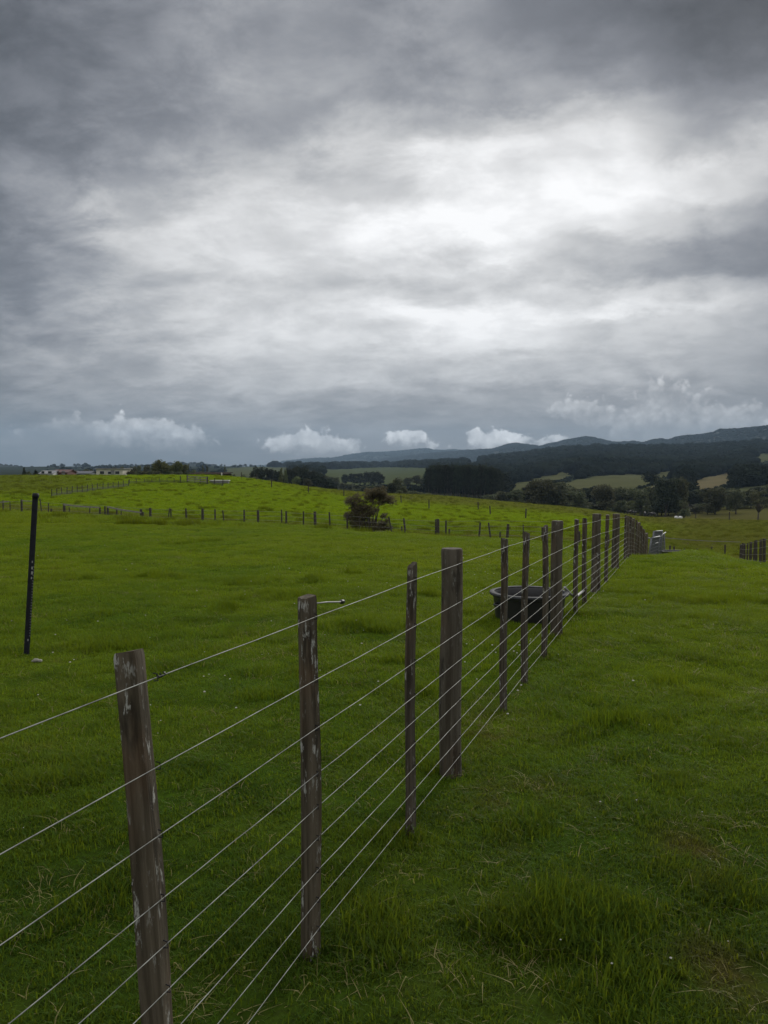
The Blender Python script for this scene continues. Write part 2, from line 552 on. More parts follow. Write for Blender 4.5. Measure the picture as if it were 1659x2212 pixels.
M_BARK = mat_wood('tree_bark', (.055, .047, .038), (.12, .105, .085), .3, 0, .25)
M_COW = plain('black_hide', (.014, .012, .011), .7, .0, .3, 2)
M_BALE = plain('white_bale_wrap', (.62, .62, .60), .4, .0, .1, 2)
M_LEAF_DARK = mat_leaf('dark_conifer_leaf', (.024, .031, .019), (.042, .051, .030), .14)
M_LEAF_BUSH = mat_leaf('native_bush_leaf', (.054, .064, .032), (.112, .116, .060), .25)
M_LEAF_OLIVE = mat_leaf('olive_leaf', (.072, .084, .030), (.120, .130, .050), .28)
M_LEAF_BROWN = mat_leaf('manuka_leaf', (.12, .115, .062), (.20, .185, .10), .42, 2.0)
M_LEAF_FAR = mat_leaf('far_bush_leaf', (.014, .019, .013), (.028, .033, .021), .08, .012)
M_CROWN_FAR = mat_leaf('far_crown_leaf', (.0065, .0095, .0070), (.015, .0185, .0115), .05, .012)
for m_ in (M_LEAF_FAR, M_CROWN_FAR):
    m_.node_tree.nodes['Principled BSDF'].inputs['Specular IOR Level'].default_value = 0.0
M_FLOWER = plain('clover_white', (.42, .41, .36), .8)

# ------------------------------------------------------------------ terrain: one polar sheet out to the horizon
th = np.concatenate([np.linspace(-.66, .66, 560), np.linspace(.66, 2 * PI - .66, 110)[1:-1]])
rr = np.exp(np.linspace(math.log(.35), math.log(13500), 430))
TH, RR = np.meshgrid(th, rr)
X, Y = RR * np.sin(TH), RR * np.cos(TH)
Z = ground(X, Y)
nth_, nr_ = len(th), len(rr)
V = np.stack([X.ravel(), Y.ravel(), Z.ravel()], 1)
V = np.vstack([V, [[0, 0, float(ground(np.array([0.]), np.array([.01]))[0])]]])
i0 = np.arange(nth_); i1 = (i0 + 1) % nth_
quads = np.concatenate([np.stack([k * nth_ + i0, (k + 1) * nth_ + i0, (k + 1) * nth_ + i1, k * nth_ + i1], 1) for k in range(nr_ - 1)])
cen = len(V) - 1
cap = np.stack([i0, i1, i1, np.full(nth_, cen)], 1)
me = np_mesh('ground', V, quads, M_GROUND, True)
o = bpy.data.objects.new('ground', me); C.objects.link(o); o['kind'] = 'structure'
# land cover per vertex: r = rough dry sward, g = bush, b = dryness of a far paddock, a = far paddock
PXV, PYV = project(X, Y, Z)


def land_cover(x, y, z):
    px, py = project(x, y, z)
    d = np.maximum(y, .01)
    front = y > 0
    n = fbm(x / 14, y / 14, 40, 3)
    rough_ = np.zeros(x.shape)
    # yellowish rank grass along the cross fence and on the back of the slope
    band = np.exp(-((d - (60 + (px - 0) * -.017)) / 5.0) ** 2) * front
    rough_ = np.maximum(rough_, band * (.75 + .4 * n))
    back = sstep(120, 165, d) * sstep(520, 760, px) * (1 - sstep(1500, 1600, px)) * front
    rough_ = np.maximum(rough_, back * (.6 + .5 * n))
    left = sstep(84, 96, d + .06 * (px - 0) * 0) * (1 - sstep(180, 330, px)) * front
    rough_ = np.maximum(rough_, left * (.35 + .4 * n))
    valley = sstep(40, 70, d) * sstep(1330, 1480, px + 40 * n) * front
    rough_ = np.maximum(rough_, valley * (.7 + .4 * n))
    far = sstep(330, 360, d) * front
    bush = far.copy(); dry = np.zeros(x.shape); pad = far.copy()
    e = 6 * fbm(x / 30, y / 30, 50, 3) * (d > 300)
    for poly, t in PADDOCKS:
        hit = inside(poly, px + e, py + .5 * e) & (d > 360) & (d < 3200)
        bush[hit] = 0; dry[hit] = t
    # the left skyline keeps its pasture for longer
    leftfar = (px < 520) & (d < 700)
    bush[leftfar] = 0
    return np.clip(rough_, 0, 1), np.clip(bush, 0, 1), dry, pad


cov = land_cover(X, Y, Z)
ca = me.color_attributes.new('cover', 'FLOAT_COLOR', 'POINT')
rgba = np.stack([c.ravel() for c in cov], 1)
rgba = np.vstack([rgba, [[0, 0, 0, 0]]])
ca.data.foreach_set('color', rgba.astype(np.float32).ravel())

# ------------------------------------------------------------------ far ranges
def ridge(name, R, W, prof, mat, seed, amp, spur, pxpad=500, step=2.0):
    """a mountain range: crest height by bearing (photo sheet), a front and a back slope with spurs"""
    pxs = np.arange(prof[0][0], prof[-1][0] + .1, step)
    rows = pchip([p for p, _ in prof], [q for _, q in prof], pxs)
    rows = rows + amp * fbm(pxs / 14, pxs * 0, seed, 3) + .5 * amp * fbm(pxs / 3.5, pxs * 0, seed + 9, 2)
    u = (pxs - CX) / FPX
    t = np.concatenate([np.linspace(-1, 0, 46), np.linspace(0, .6, 14)[1:]])
    U, T = np.meshgrid(u, t)
    Rp = np.interp(pxs, [p for p, _ in R], [q for _, q in R])          # the range runs obliquely: nearer on the right
    D_ = Rp[None, :] * (1 + T * W) + 250 * fbm(U * 9, T * 0 + 1, seed + 2, 2)
    Hc = np.array([at(p, r, q).z for p, r, q in zip(pxs, rows, Rp)])
    x, y = U * D_, D_
    base = -30.0
    fall = np.where(T < 0, 1 - np.abs(T) ** 1.15, 1 - (np.maximum(T, 0) / .6) ** 1.5)
    sp = fbm(x / spur, y / (spur * 2.2), seed + 4, 4)
    z = base + (Hc[None, :] - base) * fall * (1 + .30 * sp * np.abs(T) * 2.2 * np.clip(1 - np.abs(T), 0, 1) * 2)
    n1, n2 = z.shape
    v = np.stack([x.ravel(), y.ravel(), z.ravel()], 1)
    a = np.arange(n2 - 1)
    f = np.concatenate([np.stack([k * n2 + a, k * n2 + a + 1, (k + 1) * n2 + a + 1, (k + 1) * n2 + a], 1) for k in range(n1 - 1)])
    me = np_mesh(name, v, f, mat, True)
    o = bpy.data.objects.new(name, me); C.objects.link(o); o['kind'] = 'structure'
    return x, y, z, T


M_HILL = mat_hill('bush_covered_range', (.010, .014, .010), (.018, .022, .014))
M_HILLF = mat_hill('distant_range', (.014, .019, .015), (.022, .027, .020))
PROF_FAR = [(420, 1016), (520, 1012), (590, 1004), (626, 997), (679, 993), (725, 990), (761, 983), (803, 979), (839, 978), (892, 974), (917, 971), (946, 974), (981, 973), (1034, 973), (1090, 978), (1200, 990), (1320, 1005)]
PROF_NEAR = [(640, 1020), (720, 1007), (800, 998), (850, 990), (900, 984), (960, 979), (1020, 975), (1063, 971), (1088, 964), (1113, 958), (1134, 961), (1166, 964), (1180, 961), (1209, 953.5), (1246, 946), (1270, 943), (1290, 948), (1330, 956), (1365, 954), (1385, 957), (1411, 950.5), (1428, 949), (1440, 952), (1469, 946), (1498, 943), (1535, 937.5), (1556, 930), (1585, 929), (1659, 926), (1750, 920), (1900, 930), (2100, 940), (2400, 960)]
PROF_LEFT = [(-500, 1000), (-200, 1004), (0, 1004), (30, 1006), (60, 1011), (130, 1010), (200, 1008), (260, 1006), (330, 1003), (400, 1000), (440, 1000), (480, 1007), (540, 1009), (600, 1012), (680, 1018)]
RA = ridge('mountains', [(400, 8800), (1300, 7600)], .3, PROF_FAR, M_HILLF, 61, 1.0, 420)
RB = ridge('mountains', [(640, 6800), (900, 6200), (1250, 4600), (1660, 3300), (2400, 2800)], .36, PROF_NEAR, M_HILL, 71, .9, 330)
RC = ridge('hills', [(-500, 2900), (700, 3200)], .3, PROF_LEFT, M_HILL, 81, 1.2, 200)

# ------------------------------------------------------------------ leaf and tree makers
def leaf_cloud(centres, radii, n, size, seed, flat=1.0):
    """n small bent leaf sprays spread through ellipsoid clumps (more towards the skin of each clump)"""
    g = np.random.default_rng(seed)
    centres = np.asarray(centres, float); radii = np.asarray(radii, float)
    if radii.ndim == 1:
        radii = np.stack([radii, radii, radii * flat], 1)
    vol = radii.prod(1) ** (2 / 3); w = vol / vol.sum()
    k = g.choice(len(centres), n, p=w)
    d = g.normal(size=(n, 3)); d /= np.linalg.norm(d, axis=1)[:, None]
    r = g.random(n) ** .45
    p = centres[k] + d * r[:, None] * radii[k] * (.82 + .36 * g.random(n))[:, None]
    a = g.normal(size=(n, 3)) + d * .5; a[:, 2] *= .7
    a /= np.linalg.norm(a, axis=1)[:, None]
    b = np.cross(a, g.normal(size=(n, 3))); b /= np.linalg.norm(b, axis=1)[:, None]
    s = size * (.55 + .9 * g.random(n))[:, None]
    v = np.stack([p - a * s, p + b * s * .42, p + a * s, p - b * s * .42], 1).reshape(-1, 3)
    f = np.arange(n * 4).reshape(n, 4)
    return v, f


def branchy(mb, base, tips, r0, seed, fork=.35):
    """a tapered trunk that forks into limbs reaching the crown clumps"""
    g = random.Random(seed)
    base = Vector(base)
    top = sum((Vector(t) for t in tips), Vector()) / len(tips)
    forkp = base.lerp(Vector((top.x, top.y, base.z + (top.z - base.z) * fork)), 1.0)
    forkp.x = base.x + (top.x - base.x) * .4; forkp.y = base.y + (top.y - base.y) * .4
    mb.tube([base - Vector((0, 0, .3)), base.lerp(forkp, .5) + Vector((g.uniform(-.1, .1) * r0 * 4, 0, 0)), forkp], [r0 * 1.25, r0, r0 * .8], 8)
    for t in tips:
        t = Vector(t)
        m = forkp.lerp(t, .5) + Vector((g.uniform(-1, 1), g.uniform(-1, 1), g.uniform(0, 1))) * (t - forkp).length * .08
        mb.tube([forkp - Vector((0, 0, r0 * .3)), m, t], [r0 * .5, r0 * .32, r0 * .1], 6)


def tree_proto(name, label, mat, H, Wd, clumps, nleaf, leaf, seed, shape='broad', r0=None):
    """unit tree standing at the origin, parked where its first copy goes"""
    g = random.Random(seed)
    cs, rs = [], []
    for i in range(clumps):
        f = (i + .5) / clumps
        if shape == 'cone':
            z = H * (.10 + .86 * f); R = Wd * .5 * (1 - f) ** .8 + .05 * Wd
            a = g.uniform(0, 2 * PI); q = R * g.uniform(.1, .55)
            cs.append((q * math.cos(a), q * math.sin(a), z)); rs.append((R * .75, R * .75, H * .09))
        elif shape == 'column':
            z = H * (.12 + .82 * f); R = Wd * .5 * math.sin(PI * (.15 + .8 * f)) ** .6
            a = g.uniform(0, 2 * PI)
            cs.append((R * .35 * math.cos(a), R * .35 * math.sin(a), z)); rs.append((R * .75, R * .75, H * .12))
        elif shape == 'open':
            z = H * g.uniform(.45, .92); a = i * 2.4 + g.uniform(-.3, .3); q = Wd * .5 * g.uniform(.3, .85) * (1.2 - .5 * z / H)
            s = Wd * g.uniform(.10, .19)
            cs.append((q * math.cos(a), q * math.sin(a), z)); rs.append((s, s, s * .55))
        else:
            z = H * (.14 + .74 * g.random() ** .6); a = i * 2.4 + g.uniform(-.4, .4)
            k = math.sqrt(max(.05, 1 - ((z / H - .45) / .56) ** 2)); q = Wd * .5 * k * g.uniform(.25, .78)
            s = Wd * g.uniform(.15, .26)
            cs.append((q * math.cos(a), q * math.sin(a), z)); rs.append((s, s, s * .72))
    root = thing(name, (0, 0, 0), label, 'tree')
    tm = MB(); branchy(tm, (0, 0, 0), cs[:: max(1, clumps // 9)], r0 or H * .028, seed, .3 if shape != 'open' else .38)
    tm.build('trunk', M_BARK, root, True)
    v, f = leaf_cloud(cs, rs, nleaf, leaf, seed)
    cm = np_mesh('crown', v, f, mat)
    c = bpy.data.objects.new('crown', cm); C.objects.link(c); c.parent = root
    return root


PROTO = {}
_placed = set()


def plant(kind, x, y, h, w, label, group, sink=.15, rz=None, z=None):
    """the first call moves the prototype itself, later ones copy it"""
    root, H0, W0 = PROTO[kind]
    loc = (x, y, (gz(x, y) if z is None else z) - sink)
    sc = (w / W0, w / W0, h / H0)
    a = random.uniform(0, 6.28) if rz is None else rz
    if kind not in _placed:
        _placed.add(kind)
        root.location = loc; root.scale = sc; root.rotation_euler = (0, 0, a)
        root['label'] = label; root['group'] = group
        USED.setdefault(label, []).append(root.name)
        return root
    return dup(root, loc, a, sc, label, group)


def proto(kind, name, mat, H, Wd, clumps, nleaf, leaf, seed, shape='broad'):
    r = tree_proto(name, 'tree', mat, H, Wd, clumps, nleaf, leaf, seed, shape)
    del r['label']; USED['tree'] = []
    PROTO[kind] = (r, H, Wd)


proto('bush1', 'broadleaf_tree', M_LEAF_BUSH, 10, 9, 22, 2600, .42, 101)
proto('bush2', 'broadleaf_tree', M_LEAF_BUSH, 10, 8, 16, 2200, .42, 102)
proto('dark1', 'macrocarpa_tree', M_LEAF_DARK, 15, 13, 26, 3200, .6, 103)
proto('dark2', 'macrocarpa_tree', M_LEAF_DARK, 15, 11, 20, 2800, .6, 104)
proto('olive1', 'garden_tree', M_LEAF_OLIVE, 6, 6, 18, 2000, .3, 105)
proto('olive2', 'willow_tree', M_LEAF_OLIVE, 10, 8, 20, 2200, .42, 106)
proto('pine1', 'pine_tree', M_LEAF_DARK, 12, 5, 16, 1500, .45, 107, 'cone')
proto('colm', 'poplar_tree', M_LEAF_OLIVE, 12, 4, 12, 1400, .42, 108, 'column')
proto('open1', 'sparse_tree', M_LEAF_BUSH, 9, 8, 14, 800, .34, 109, 'open')
proto('shrub', 'round_shrub', M_LEAF_BUSH, 3, 4, 12, 900, .28, 110)

# ------------------------------------------------------------------ posts
def post_mesh(kind, h, w, seed, sink=.3, rot=0.0):
    """a post standing on z = 0: 'square' split post, 'batten' thin sawn batten, 'round' turned post"""
    g = random.Random(seed)
    mb = MB()
    n = 20 if kind == 'round' else 16
    lev = [-sink, 0] + [h * k / 11 for k in range(1, 11)] + [h - .012, h]
    rings = []
    ph = [g.uniform(-1, 1) for _ in range(8)]
    ax = w / 2; ay = ax * (1.0 if kind != 'batten' else .78)
    for z in lev:
        wob = 1 + (.035 if kind != 'round' else .012) * math.sin(z * 7 + ph[0] * 3) + g.uniform(-.012, .012)
        tap = 1.06 - .06 * z / h if kind != 'round' else 1.04 - .05 * z / h
        dx, dy = .004 * math.sin(z * 5 + ph[1] * 4), .004 * math.sin(z * 4.1 + ph[2] * 4)
        s = wob * tap * (.93 if z == h else 1.0)
        ring = []
        for k in range(n):
            a = 2 * PI * k / n
            if kind == 'round':
                x, y = math.cos(a) * ax, math.sin(a) * ax
            else:
                c_, s_ = math.cos(a), math.sin(a)
                p = .22
                x = math.copysign(abs(c_) ** p, c_) * ax; y = math.copysign(abs(s_) ** p, s_) * ay
                x *= 1 + .03 * math.sin(k * 2.1 + ph[3] * 5); y *= 1 + .03 * math.sin(k * 1.7 + ph[4] * 5)
            zz = z
            if z == h and kind != 'round':
                zz = h + .012 * ph[5] * math.cos(a) + .006 * ph[6] * math.sin(a)
            xr = (x * math.cos(rot) - y * math.sin(rot)) * s; yr = (x * math.sin(rot) + y * math.cos(rot)) * s
            ring.append((xr + dx, yr + dy, zz))
        rings.append(ring)
    mb.loft(rings)
    return mb


def fence_u2y(px):
    u = (px - CX) / FPX
    return 1.293 / (.385 - u)


def fence_x(y):
    return -.585 + .385 * (y - 1.84)


GW = 'posts of the long wire fence'
# px of the base, row of the top, kind, width (m), lean of the top against the base (m, across), label
NEAR = [
    (1.84, 1410, 'square', .056, -.074, 'thick square-cut wooden post leaning left, nearest the camera on the wire fence'),
    (2.62, 1290, 'square', .049, -.006, 'lichen-flecked square post with a pale rod sticking out behind its top'),
    (3.39, 1220, 'batten', .041, .006, 'slim wooden batten just left of the stout round fence post in front'),
    (4.25, 1185, 'round', .118, .0, 'stout round brown post, largest and nearest of the round posts on the wire fence'),
    (5.36, 1163, 'batten', .046, -.006, 'slim batten in front of the left side of the black tub'),
    (6.0, 1150, 'batten', .048, .004, 'slim batten in front of the middle of the black tub'),
    (6.82, 1137, 'batten', .050, -.004, 'slim batten in front of the right side of the black tub, beside a round post'),
    (7.73, 1125, 'round', .112, .0, 'stout round grey post standing at the right edge of the black tub'),
    (8.91, 1122, 'batten', .050, .0, 'first dark batten beyond the round post at the black tub'),
    (9.64, 1120, 'batten', .056, -.01, 'second dark batten beyond the round post at the black tub'),
    (10.97, 1110, 'round', .118, .0, 'round grey fence post with a slanting stay against its left side'),
    (12.16, 1112, 'batten', .056, .01, 'lone thin batten between the stayed round post and the next thick post on the rise'),
    (13.9, 1110, 'round', .125, .0, 'thick post at the top of the rise just before the fence drops away'),
    (15.6, 1113, 'batten', .05, .0, None), (16.3, 1115, 'square', .085, .0, None), (17.1, 1117, 'batten', .055, .0, None), (17.9, 1120, 'square', .08, .0, None),
    (18.8, 1124, 'batten', .055, .0, None), (19.7, 1129, 'square', .09, .0, None), (20.7, 1136, 'batten', .06, .0, None), (21.6, 1143, 'batten', .06, .0, None), (22.8, 1152, 'square', .11, .0, None)]
FDIR = Vector((.385, 1, 0)).normalized()
FSIDE = Vector((FDIR.y, -FDIR.x, 0))           # towards the camera's side of the fence
near_tops = []
k_far = 0
POST_Y = [1.84, 2.62, 3.55, 4.28, 5.40, 6.10, 6.95, 7.73]
POST_PX = [280, 663, 890, 980.5, 1084, 1137, 1179, 1205.5, 1243, 1262, 1291, 1310, 1333, 1350, 1356, 1362, 1368, 1374, 1380, 1385.5, 1390, 1395]
for i, (y, row, kind, w, lean, label) in enumerate(NEAR):
    y = POST_Y[i] if i < len(POST_Y) else fence_u2y(POST_PX[i])
    x = at(POST_PX[i], row, y).x - lean
    g0 = gz(x, y)
    ztop = EYE - (row - 1015) / FPX * y
    h = ztop - g0
    if label is None:
        k_far += 1
        label = nth(k_far) + ' post past the top of the rise on the long wire fence'
    mat = {'round': M_ROUND, 'square': M_OLDWOOD, 'batten': M_BATTEN}[kind]
    name = {'round': 'round_fence_post', 'square': 'square_fence_post', 'batten': 'fence_batten'}[kind]
    mb = post_mesh(kind, h, w, 200 + i, .35, math.atan2(FDIR.y, FDIR.x) + {0: .25, 1: -.35}.get(i, -.2))
    o = mb.build(name, mat, None, True, 35)
    o.location = (x, y, g0)
    o.rotation_euler = (0, math.atan2(lean, h), 0)
    tag(o, label, 'fence post', GW)
    near_tops.append((x, y, g0, h, w, lean))

# slanting stay at the eleventh post
p, q = at(1277, 1318, 10.75), at(1291, 1195, 10.92)
mb = MB(); mb.tube([p - Vector((0, 0, .15)), p.lerp(q, .5), q], [.045, .043, .04], 10)
tag(mb.build('post_stay', M_BATTEN, None, True, 40), 'slanting wooden stay propped against a round grey fence post', 'post stay')

# the nine wires, stapled to the near face of every post
WZ = [1.125, .915, .752, .597, .485, .378, .268, .165, .065]
WN = ['topmost', 'second from the top', 'third from the top', 'fourth from the top', 'middle', 'fourth from the bottom', 'third from the bottom', 'second from the bottom', 'lowest']
def even(a, times=2):
    a = np.array(a, float)
    for _ in range(times):
        b = a.copy(); b[1:-1] = .25 * a[:-2] + .5 * a[1:-1] + .25 * a[2:]; a = b
    return a


posts_ = [o for o in C.objects if o.get('group') == GW]
F0 = Vector((fence_x(0), 0, 0))
fsd = lambda x, y: (Vector((x, y, 0)) - F0).dot(FSIDE)
face = lambda j, z: fsd(near_tops[j][0] + near_tops[j][5] * min(1, z / near_tops[j][3]), near_tops[j][1]) + near_tops[j][4] * (.5 if near_tops[j][4] > .1 else .62) + .001
mid_ = [face(j, .6) for j in range(len(near_tops))]
want = even(mid_, 2)
for j, o in enumerate(posts_):
    dlt = FSIDE * (want[j] - mid_[j])
    x, y, g0, h, w_, lean = near_tops[j]
    near_tops[j] = (x + dlt.x, y + dlt.y, g0, h, w_, lean)
    o.location = (x + dlt.x, y + dlt.y, g0)
GE = even([t[2] + float(fence_dip(t[1])) for t in near_tops], 2)
TE = even([t[2] + t[3] - .035 for t in near_tops], 3)


def wire_point(j, z):
    x, y, g0, h, w_, lean = near_tops[j]
    s_ = max(want[j] + lean * .25 * (z - .6), face(j, z))
    zz = min(GE[j] + z * (TE[j] - GE[j]) / 1.15, g0 + h - .012)
    p = F0 + FDIR * (Vector((x, y, 0)) - F0).dot(FDIR) + FSIDE * s_
    return Vector((p.x, p.y, zz))


for k, z in enumerate(WZ):
    g = random.Random(40 + k)
    knots = [wire_point(j, z) for j in range(len(near_tops))]
    a_ = knots[0] - (knots[1] - knots[0]).normalized() * 5.0; a_.z = knots[0].z + .02
    a_ = a_ + FSIDE * (want[0] - fsd(a_.x, a_.y)) * 1.0
    knots = [a_] + knots + [knots[-1] + (knots[-1] - knots[-2]).normalized() * 1.6]
    pts = []
    for j in range(len(knots) - 1):
        pa, pb = knots[j], knots[j + 1]
        L = (pb - pa).length
        ns = 6 if L < 3 else 12
        for m_ in range(ns):
            t = m_ / ns
            pts.append(pa.lerp(pb, t) + Vector((g.uniform(-.0008, .0008), 0, -.004 * L * 4 * t * (1 - t) * .5 + g.uniform(-.0007, .0007))))
    pts.append(knots[-1])
    mb = MB(); mb.tube(pts, .00135, 6)
    o = mb.build('fence_wire', M_WIRE, None, True)
    tag(o, WN[k] + ' of the nine thin galvanised wires strung along the near posts', 'fence wire', 'wires of the long fence')

# staples: each belongs to its post
for j, o in enumerate(posts_[:8]):
    x, y, g0, h, w, lean = near_tops[j]
    inv_ = o.rotation_euler.to_matrix().inverted()
    for z in WZ:
        c = inv_ @ (wire_point(j, z) - FDIR * (.010 if w < .1 else .02) - o.location)
        mb = MB()
        mb.tube([c + Vector((0, 0, .009)) - FSIDE * .008, c + Vector((0, 0, .008)) + FSIDE * .003, c - Vector((0, 0, .008)) + FSIDE * .003, c - Vector((0, 0, .009)) - FSIDE * .008], .0016, 5)
        mb.build('staple', M_STEEL, o)

# a straw-coloured knot of wire ends on two of the posts is twisted round the top wire
x, y, g0, h, w, lean = near_tops[0]
c = wire_point(0, WZ[0]) + FDIR * .004
mb = MB()
mb.tube([c + FDIR * (.004 * t - .012) + Vector((math.cos(t * 2.1) * .0055, 0, math.sin(t * 2.1) * .0055)) for t in range(8)], .0016, 5)
tag(mb.build('wire_twist', M_STEEL, None, True), 'dark twist of wire where the top wire meets the nearest leaning post', 'wire twist')

# offset bracket for an electric wire behind the second post
x, y, g0, h, w, lean = near_tops[1]
b0 = Vector((x, y, g0 + h - .028))
root = thing('offset_bracket', b0, 'pale rod bracket with black insulator tip sticking out behind a square post top', 'bracket')
tip = at(738, 1300, 2.95) - b0
mb = MB(); mb.tube([Vector((0, .02, 0)), tip * .5 + Vector((0, 0, .004)), tip], .0026, 8); mb.build('rod', M_WHITEP, root, True)
mb = MB(); mb.tube([tip - tip.normalized() * .012, tip, tip + tip.normalized() * .02, tip + tip.normalized() * .03], [.005, .009, .008, .004], 10); mb.build('insulator', M_BLACKP, root, True)

# ------------------------------------------------------------------ black steel standard (Y section) in the left paddock
b = at(58, 1421, 6.85); b.z = gz(b.x, b.y)
t_ = at(77, 1070, 6.85)
root = thing('steel_standard', b, 'tall black Y-section steel fence standard alone in the grass, tilted slightly right', 'fence standard')
H_ = (t_ - b).length
root.rotation_euler = (0, math.atan2(t_.x - b.x, t_.z - b.z), .0)
mb = MB()
for a, wd in ((PI * .50, .030), (PI * 1.10, .025), (PI * 1.9, .025)):
    dx, dy = math.cos(a), math.sin(a); nx, ny = -dy * .0035, dx * .0035
    ring = lambda z: [(nx, ny, z), (dx * wd + nx, dy * wd + ny, z), (dx * wd - nx, dy * wd - ny, z), (-nx, -ny, z)]
    mb.loft([ring(-.3), ring(H_)])
mb.build('shaft', M_STEEL, root)
mb = MB()
for k in range(26):
    z = .16 + k * .024
    mb.box(.016, .026, -.0125, -.0125 + .003, z, z + .009)
mb.build('notch', plain('worn_steel', (.13, .13, .14), .5, .4, .3, 40), root)
mb = MB()
for z, s in ((.80, .008), (.745, .010), (.70, .012), (.66, .008), (.12, .008)):
    mb = MB(); mb.box(.008, .008 + s, -.022, -.016, z, z + s * 2.2)
    mb.build('mud_splash', M_MUD, root)
mb = MB(); mb.lathe([(0, .02), (.024, .018), (.028, .0), (.028, -.02), (.024, -.022)], 12, 1, 1, (0, 0, H_))
mb.build('cap', M_STEEL, root, True)

# pale clod beside it
g = random.Random(5)
mb = MB()
for (px, py, s) in ((78, 1435, .028), (86, 1434, .022), (72, 1437, .016)):
    p = at(px, py, 6.55); p.z = gz(p.x, p.y) + s * .55
    rings = []
    for j in range(7):
        a = -PI / 2 + PI * j / 6
        rings.append([(p.x + math.cos(a) * s * (1 + g.uniform(-.2, .2)) * math.cos(2 * PI * k / 9), p.y + math.cos(a) * s * .7 * math.sin(2 * PI * k / 9), p.z + math.sin(a) * s * .6) for k in range(9)])
    mb.loft(rings, False)
tag(mb.build('limestone_rubble', M_STONE, None, True), 'little heap of pale stones in the grass at the foot of the black standard', 'stones')

# ------------------------------------------------------------------ black tub behind the fence
cx, cy = 1.575, 8.62
root = thing('water_tub', (cx, cy, gz(cx, cy) - .035), 'round black plastic water tub with scuffed grey rim, behind the wire fence', 'water tub')
mb = MB(); mb.lathe([(0, .0), (.345, .0), (.36, .01), (.375, .17), (.385, .262), (.395, .268), (.395, .300), (.372, .302), (.362, .285), (.355, .2), (.335, .035), (0, .035)], 48)
mb.build('tub_wall', M_TUB, root, True, 30)
mb = MB(); mb.lathe([(.372, .300), (.376, .318), (.400, .322), (.423, .316), (.427, .300), (.420, .288), (.398, .286)], 48)
mb.build('rim', M_TUBRIM, root, True, 40)
for s in (0, PI):
    mb = MB()
    a0 = .5 + s
    mb.tube([(.385 * math.cos(a0 + t), .385 * math.sin(a0 + t), .21 - .03 * math.cos(t * 7)) if abs(t) > .15 else (.43 * math.cos(a0 + t), .43 * math.sin(a0 + t), .20) for t in (-.22, -.12, 0, .12, .22)], .012, 8)
    mb.build('handle', M_TUB, root, True)
mb = MB(); mb.lathe([(0, .20), (.352, .20)], 40)
wm, wnt, wb, wo = new_mat('still_water'); wb.inputs['Base Color'].default_value = (.012, .014, .013, 1); wb.inputs['Roughness'].default_value = .05
bump(wb, noise_tex(opos(), 9, 2), .002, .3)
mb.build('water', wm, root, True)
# pale pipe that leads from the tub rim to the fence
p0, p1, p2 = Vector((cx + .38, cy - .02, gz(cx, cy) + .33)), at(1243, 1291, 9.05), at(1266, 1271, 9.75)
mb = MB(); mb.tube([p0, p0.lerp(p1, .5) - Vector((0, 0, .01)), p1, p2], .014, 8)
tag(mb.build('water_pipe', M_WHITEP, None, True), 'thin pale water pipe running from the black tub to the fence', 'pipe')

# ------------------------------------------------------------------ cross fence in the dip
A, B = at(0, 1085, 63.0), at(1100, 1150, 42.0)
A2, B2 = Vector((A.x, A.y)), Vector((B.x, B.y))


def cross_at(px):
    u = (px - CX) / FPX
    d = B2 - A2
    t = (u * A2.y - A2.x) / (d.x - u * d.y)
    p = A2 + d * t
    return p.x, p.y


CROSS = [(6, 1081, .10, 0), (21, 1083, .07, 0), (46, 1079, .16, 0), (90, 1077, .08, .10), (104, 1087, .08, 0), (110, 1099, .14, 0), (138, 1088, .20, 0), (149, 1096, .07, 0),
         (192, 1096, .09, -.05), (215, 1096, .14, 0), (226, 1093, .12, 0), (232, 1094, .15, 0), (250, 1097, .12, -.10), (261, 1099, .07, 0), (304, 1100, .17, 0), (308, 1106, .14, 0), (324, 1097, .17, 0),
         (361, 1098, .08, .14), (369, 1098, .09, .16), (371, 1117, .12, 0), (403, 1098, .12, -.06), (437, 1099, .17, 0), (464, 1100, .11, 0), (485, 1102, .08, .15), (527, 1101, .11, 0), (557, 1102, .16, 0),
         (608, 1101, .09, 0), (618, 1104, .12, 0), (592, 1128, .09, 0), (655, 1104, .09, .12), (681, 1105, .17, -.10), (713, 1106, .10, .08), (750, 1111, .10, .06), (777, 1114, .06, 0), (848, 1115, .09, .18),
         (868, 1137, .09, 0), (877, 1119, .11, -.22), (941, 1122, .07, 0), (946, 1121, .18, 0), (963, 1124, .10, .08), (971, 1143, .10, 0), (1035, 1129, .10, -.14), (1061, 1129, .09, -.16), (1081, 1149, .08, 0),
         (1096, 1132, .14, -.10), (1131, 1133, .06, .0), (1172, 1139, .07, 0), (1215, 1144, .09, 0), (1252, 1148, .13, 0), (1316, 1155, .09, 0)]
CROSS.sort(key=lambda a: a[0])
cproto = None
cross_pts = []
GC = 'posts of the cross fence in the dip'
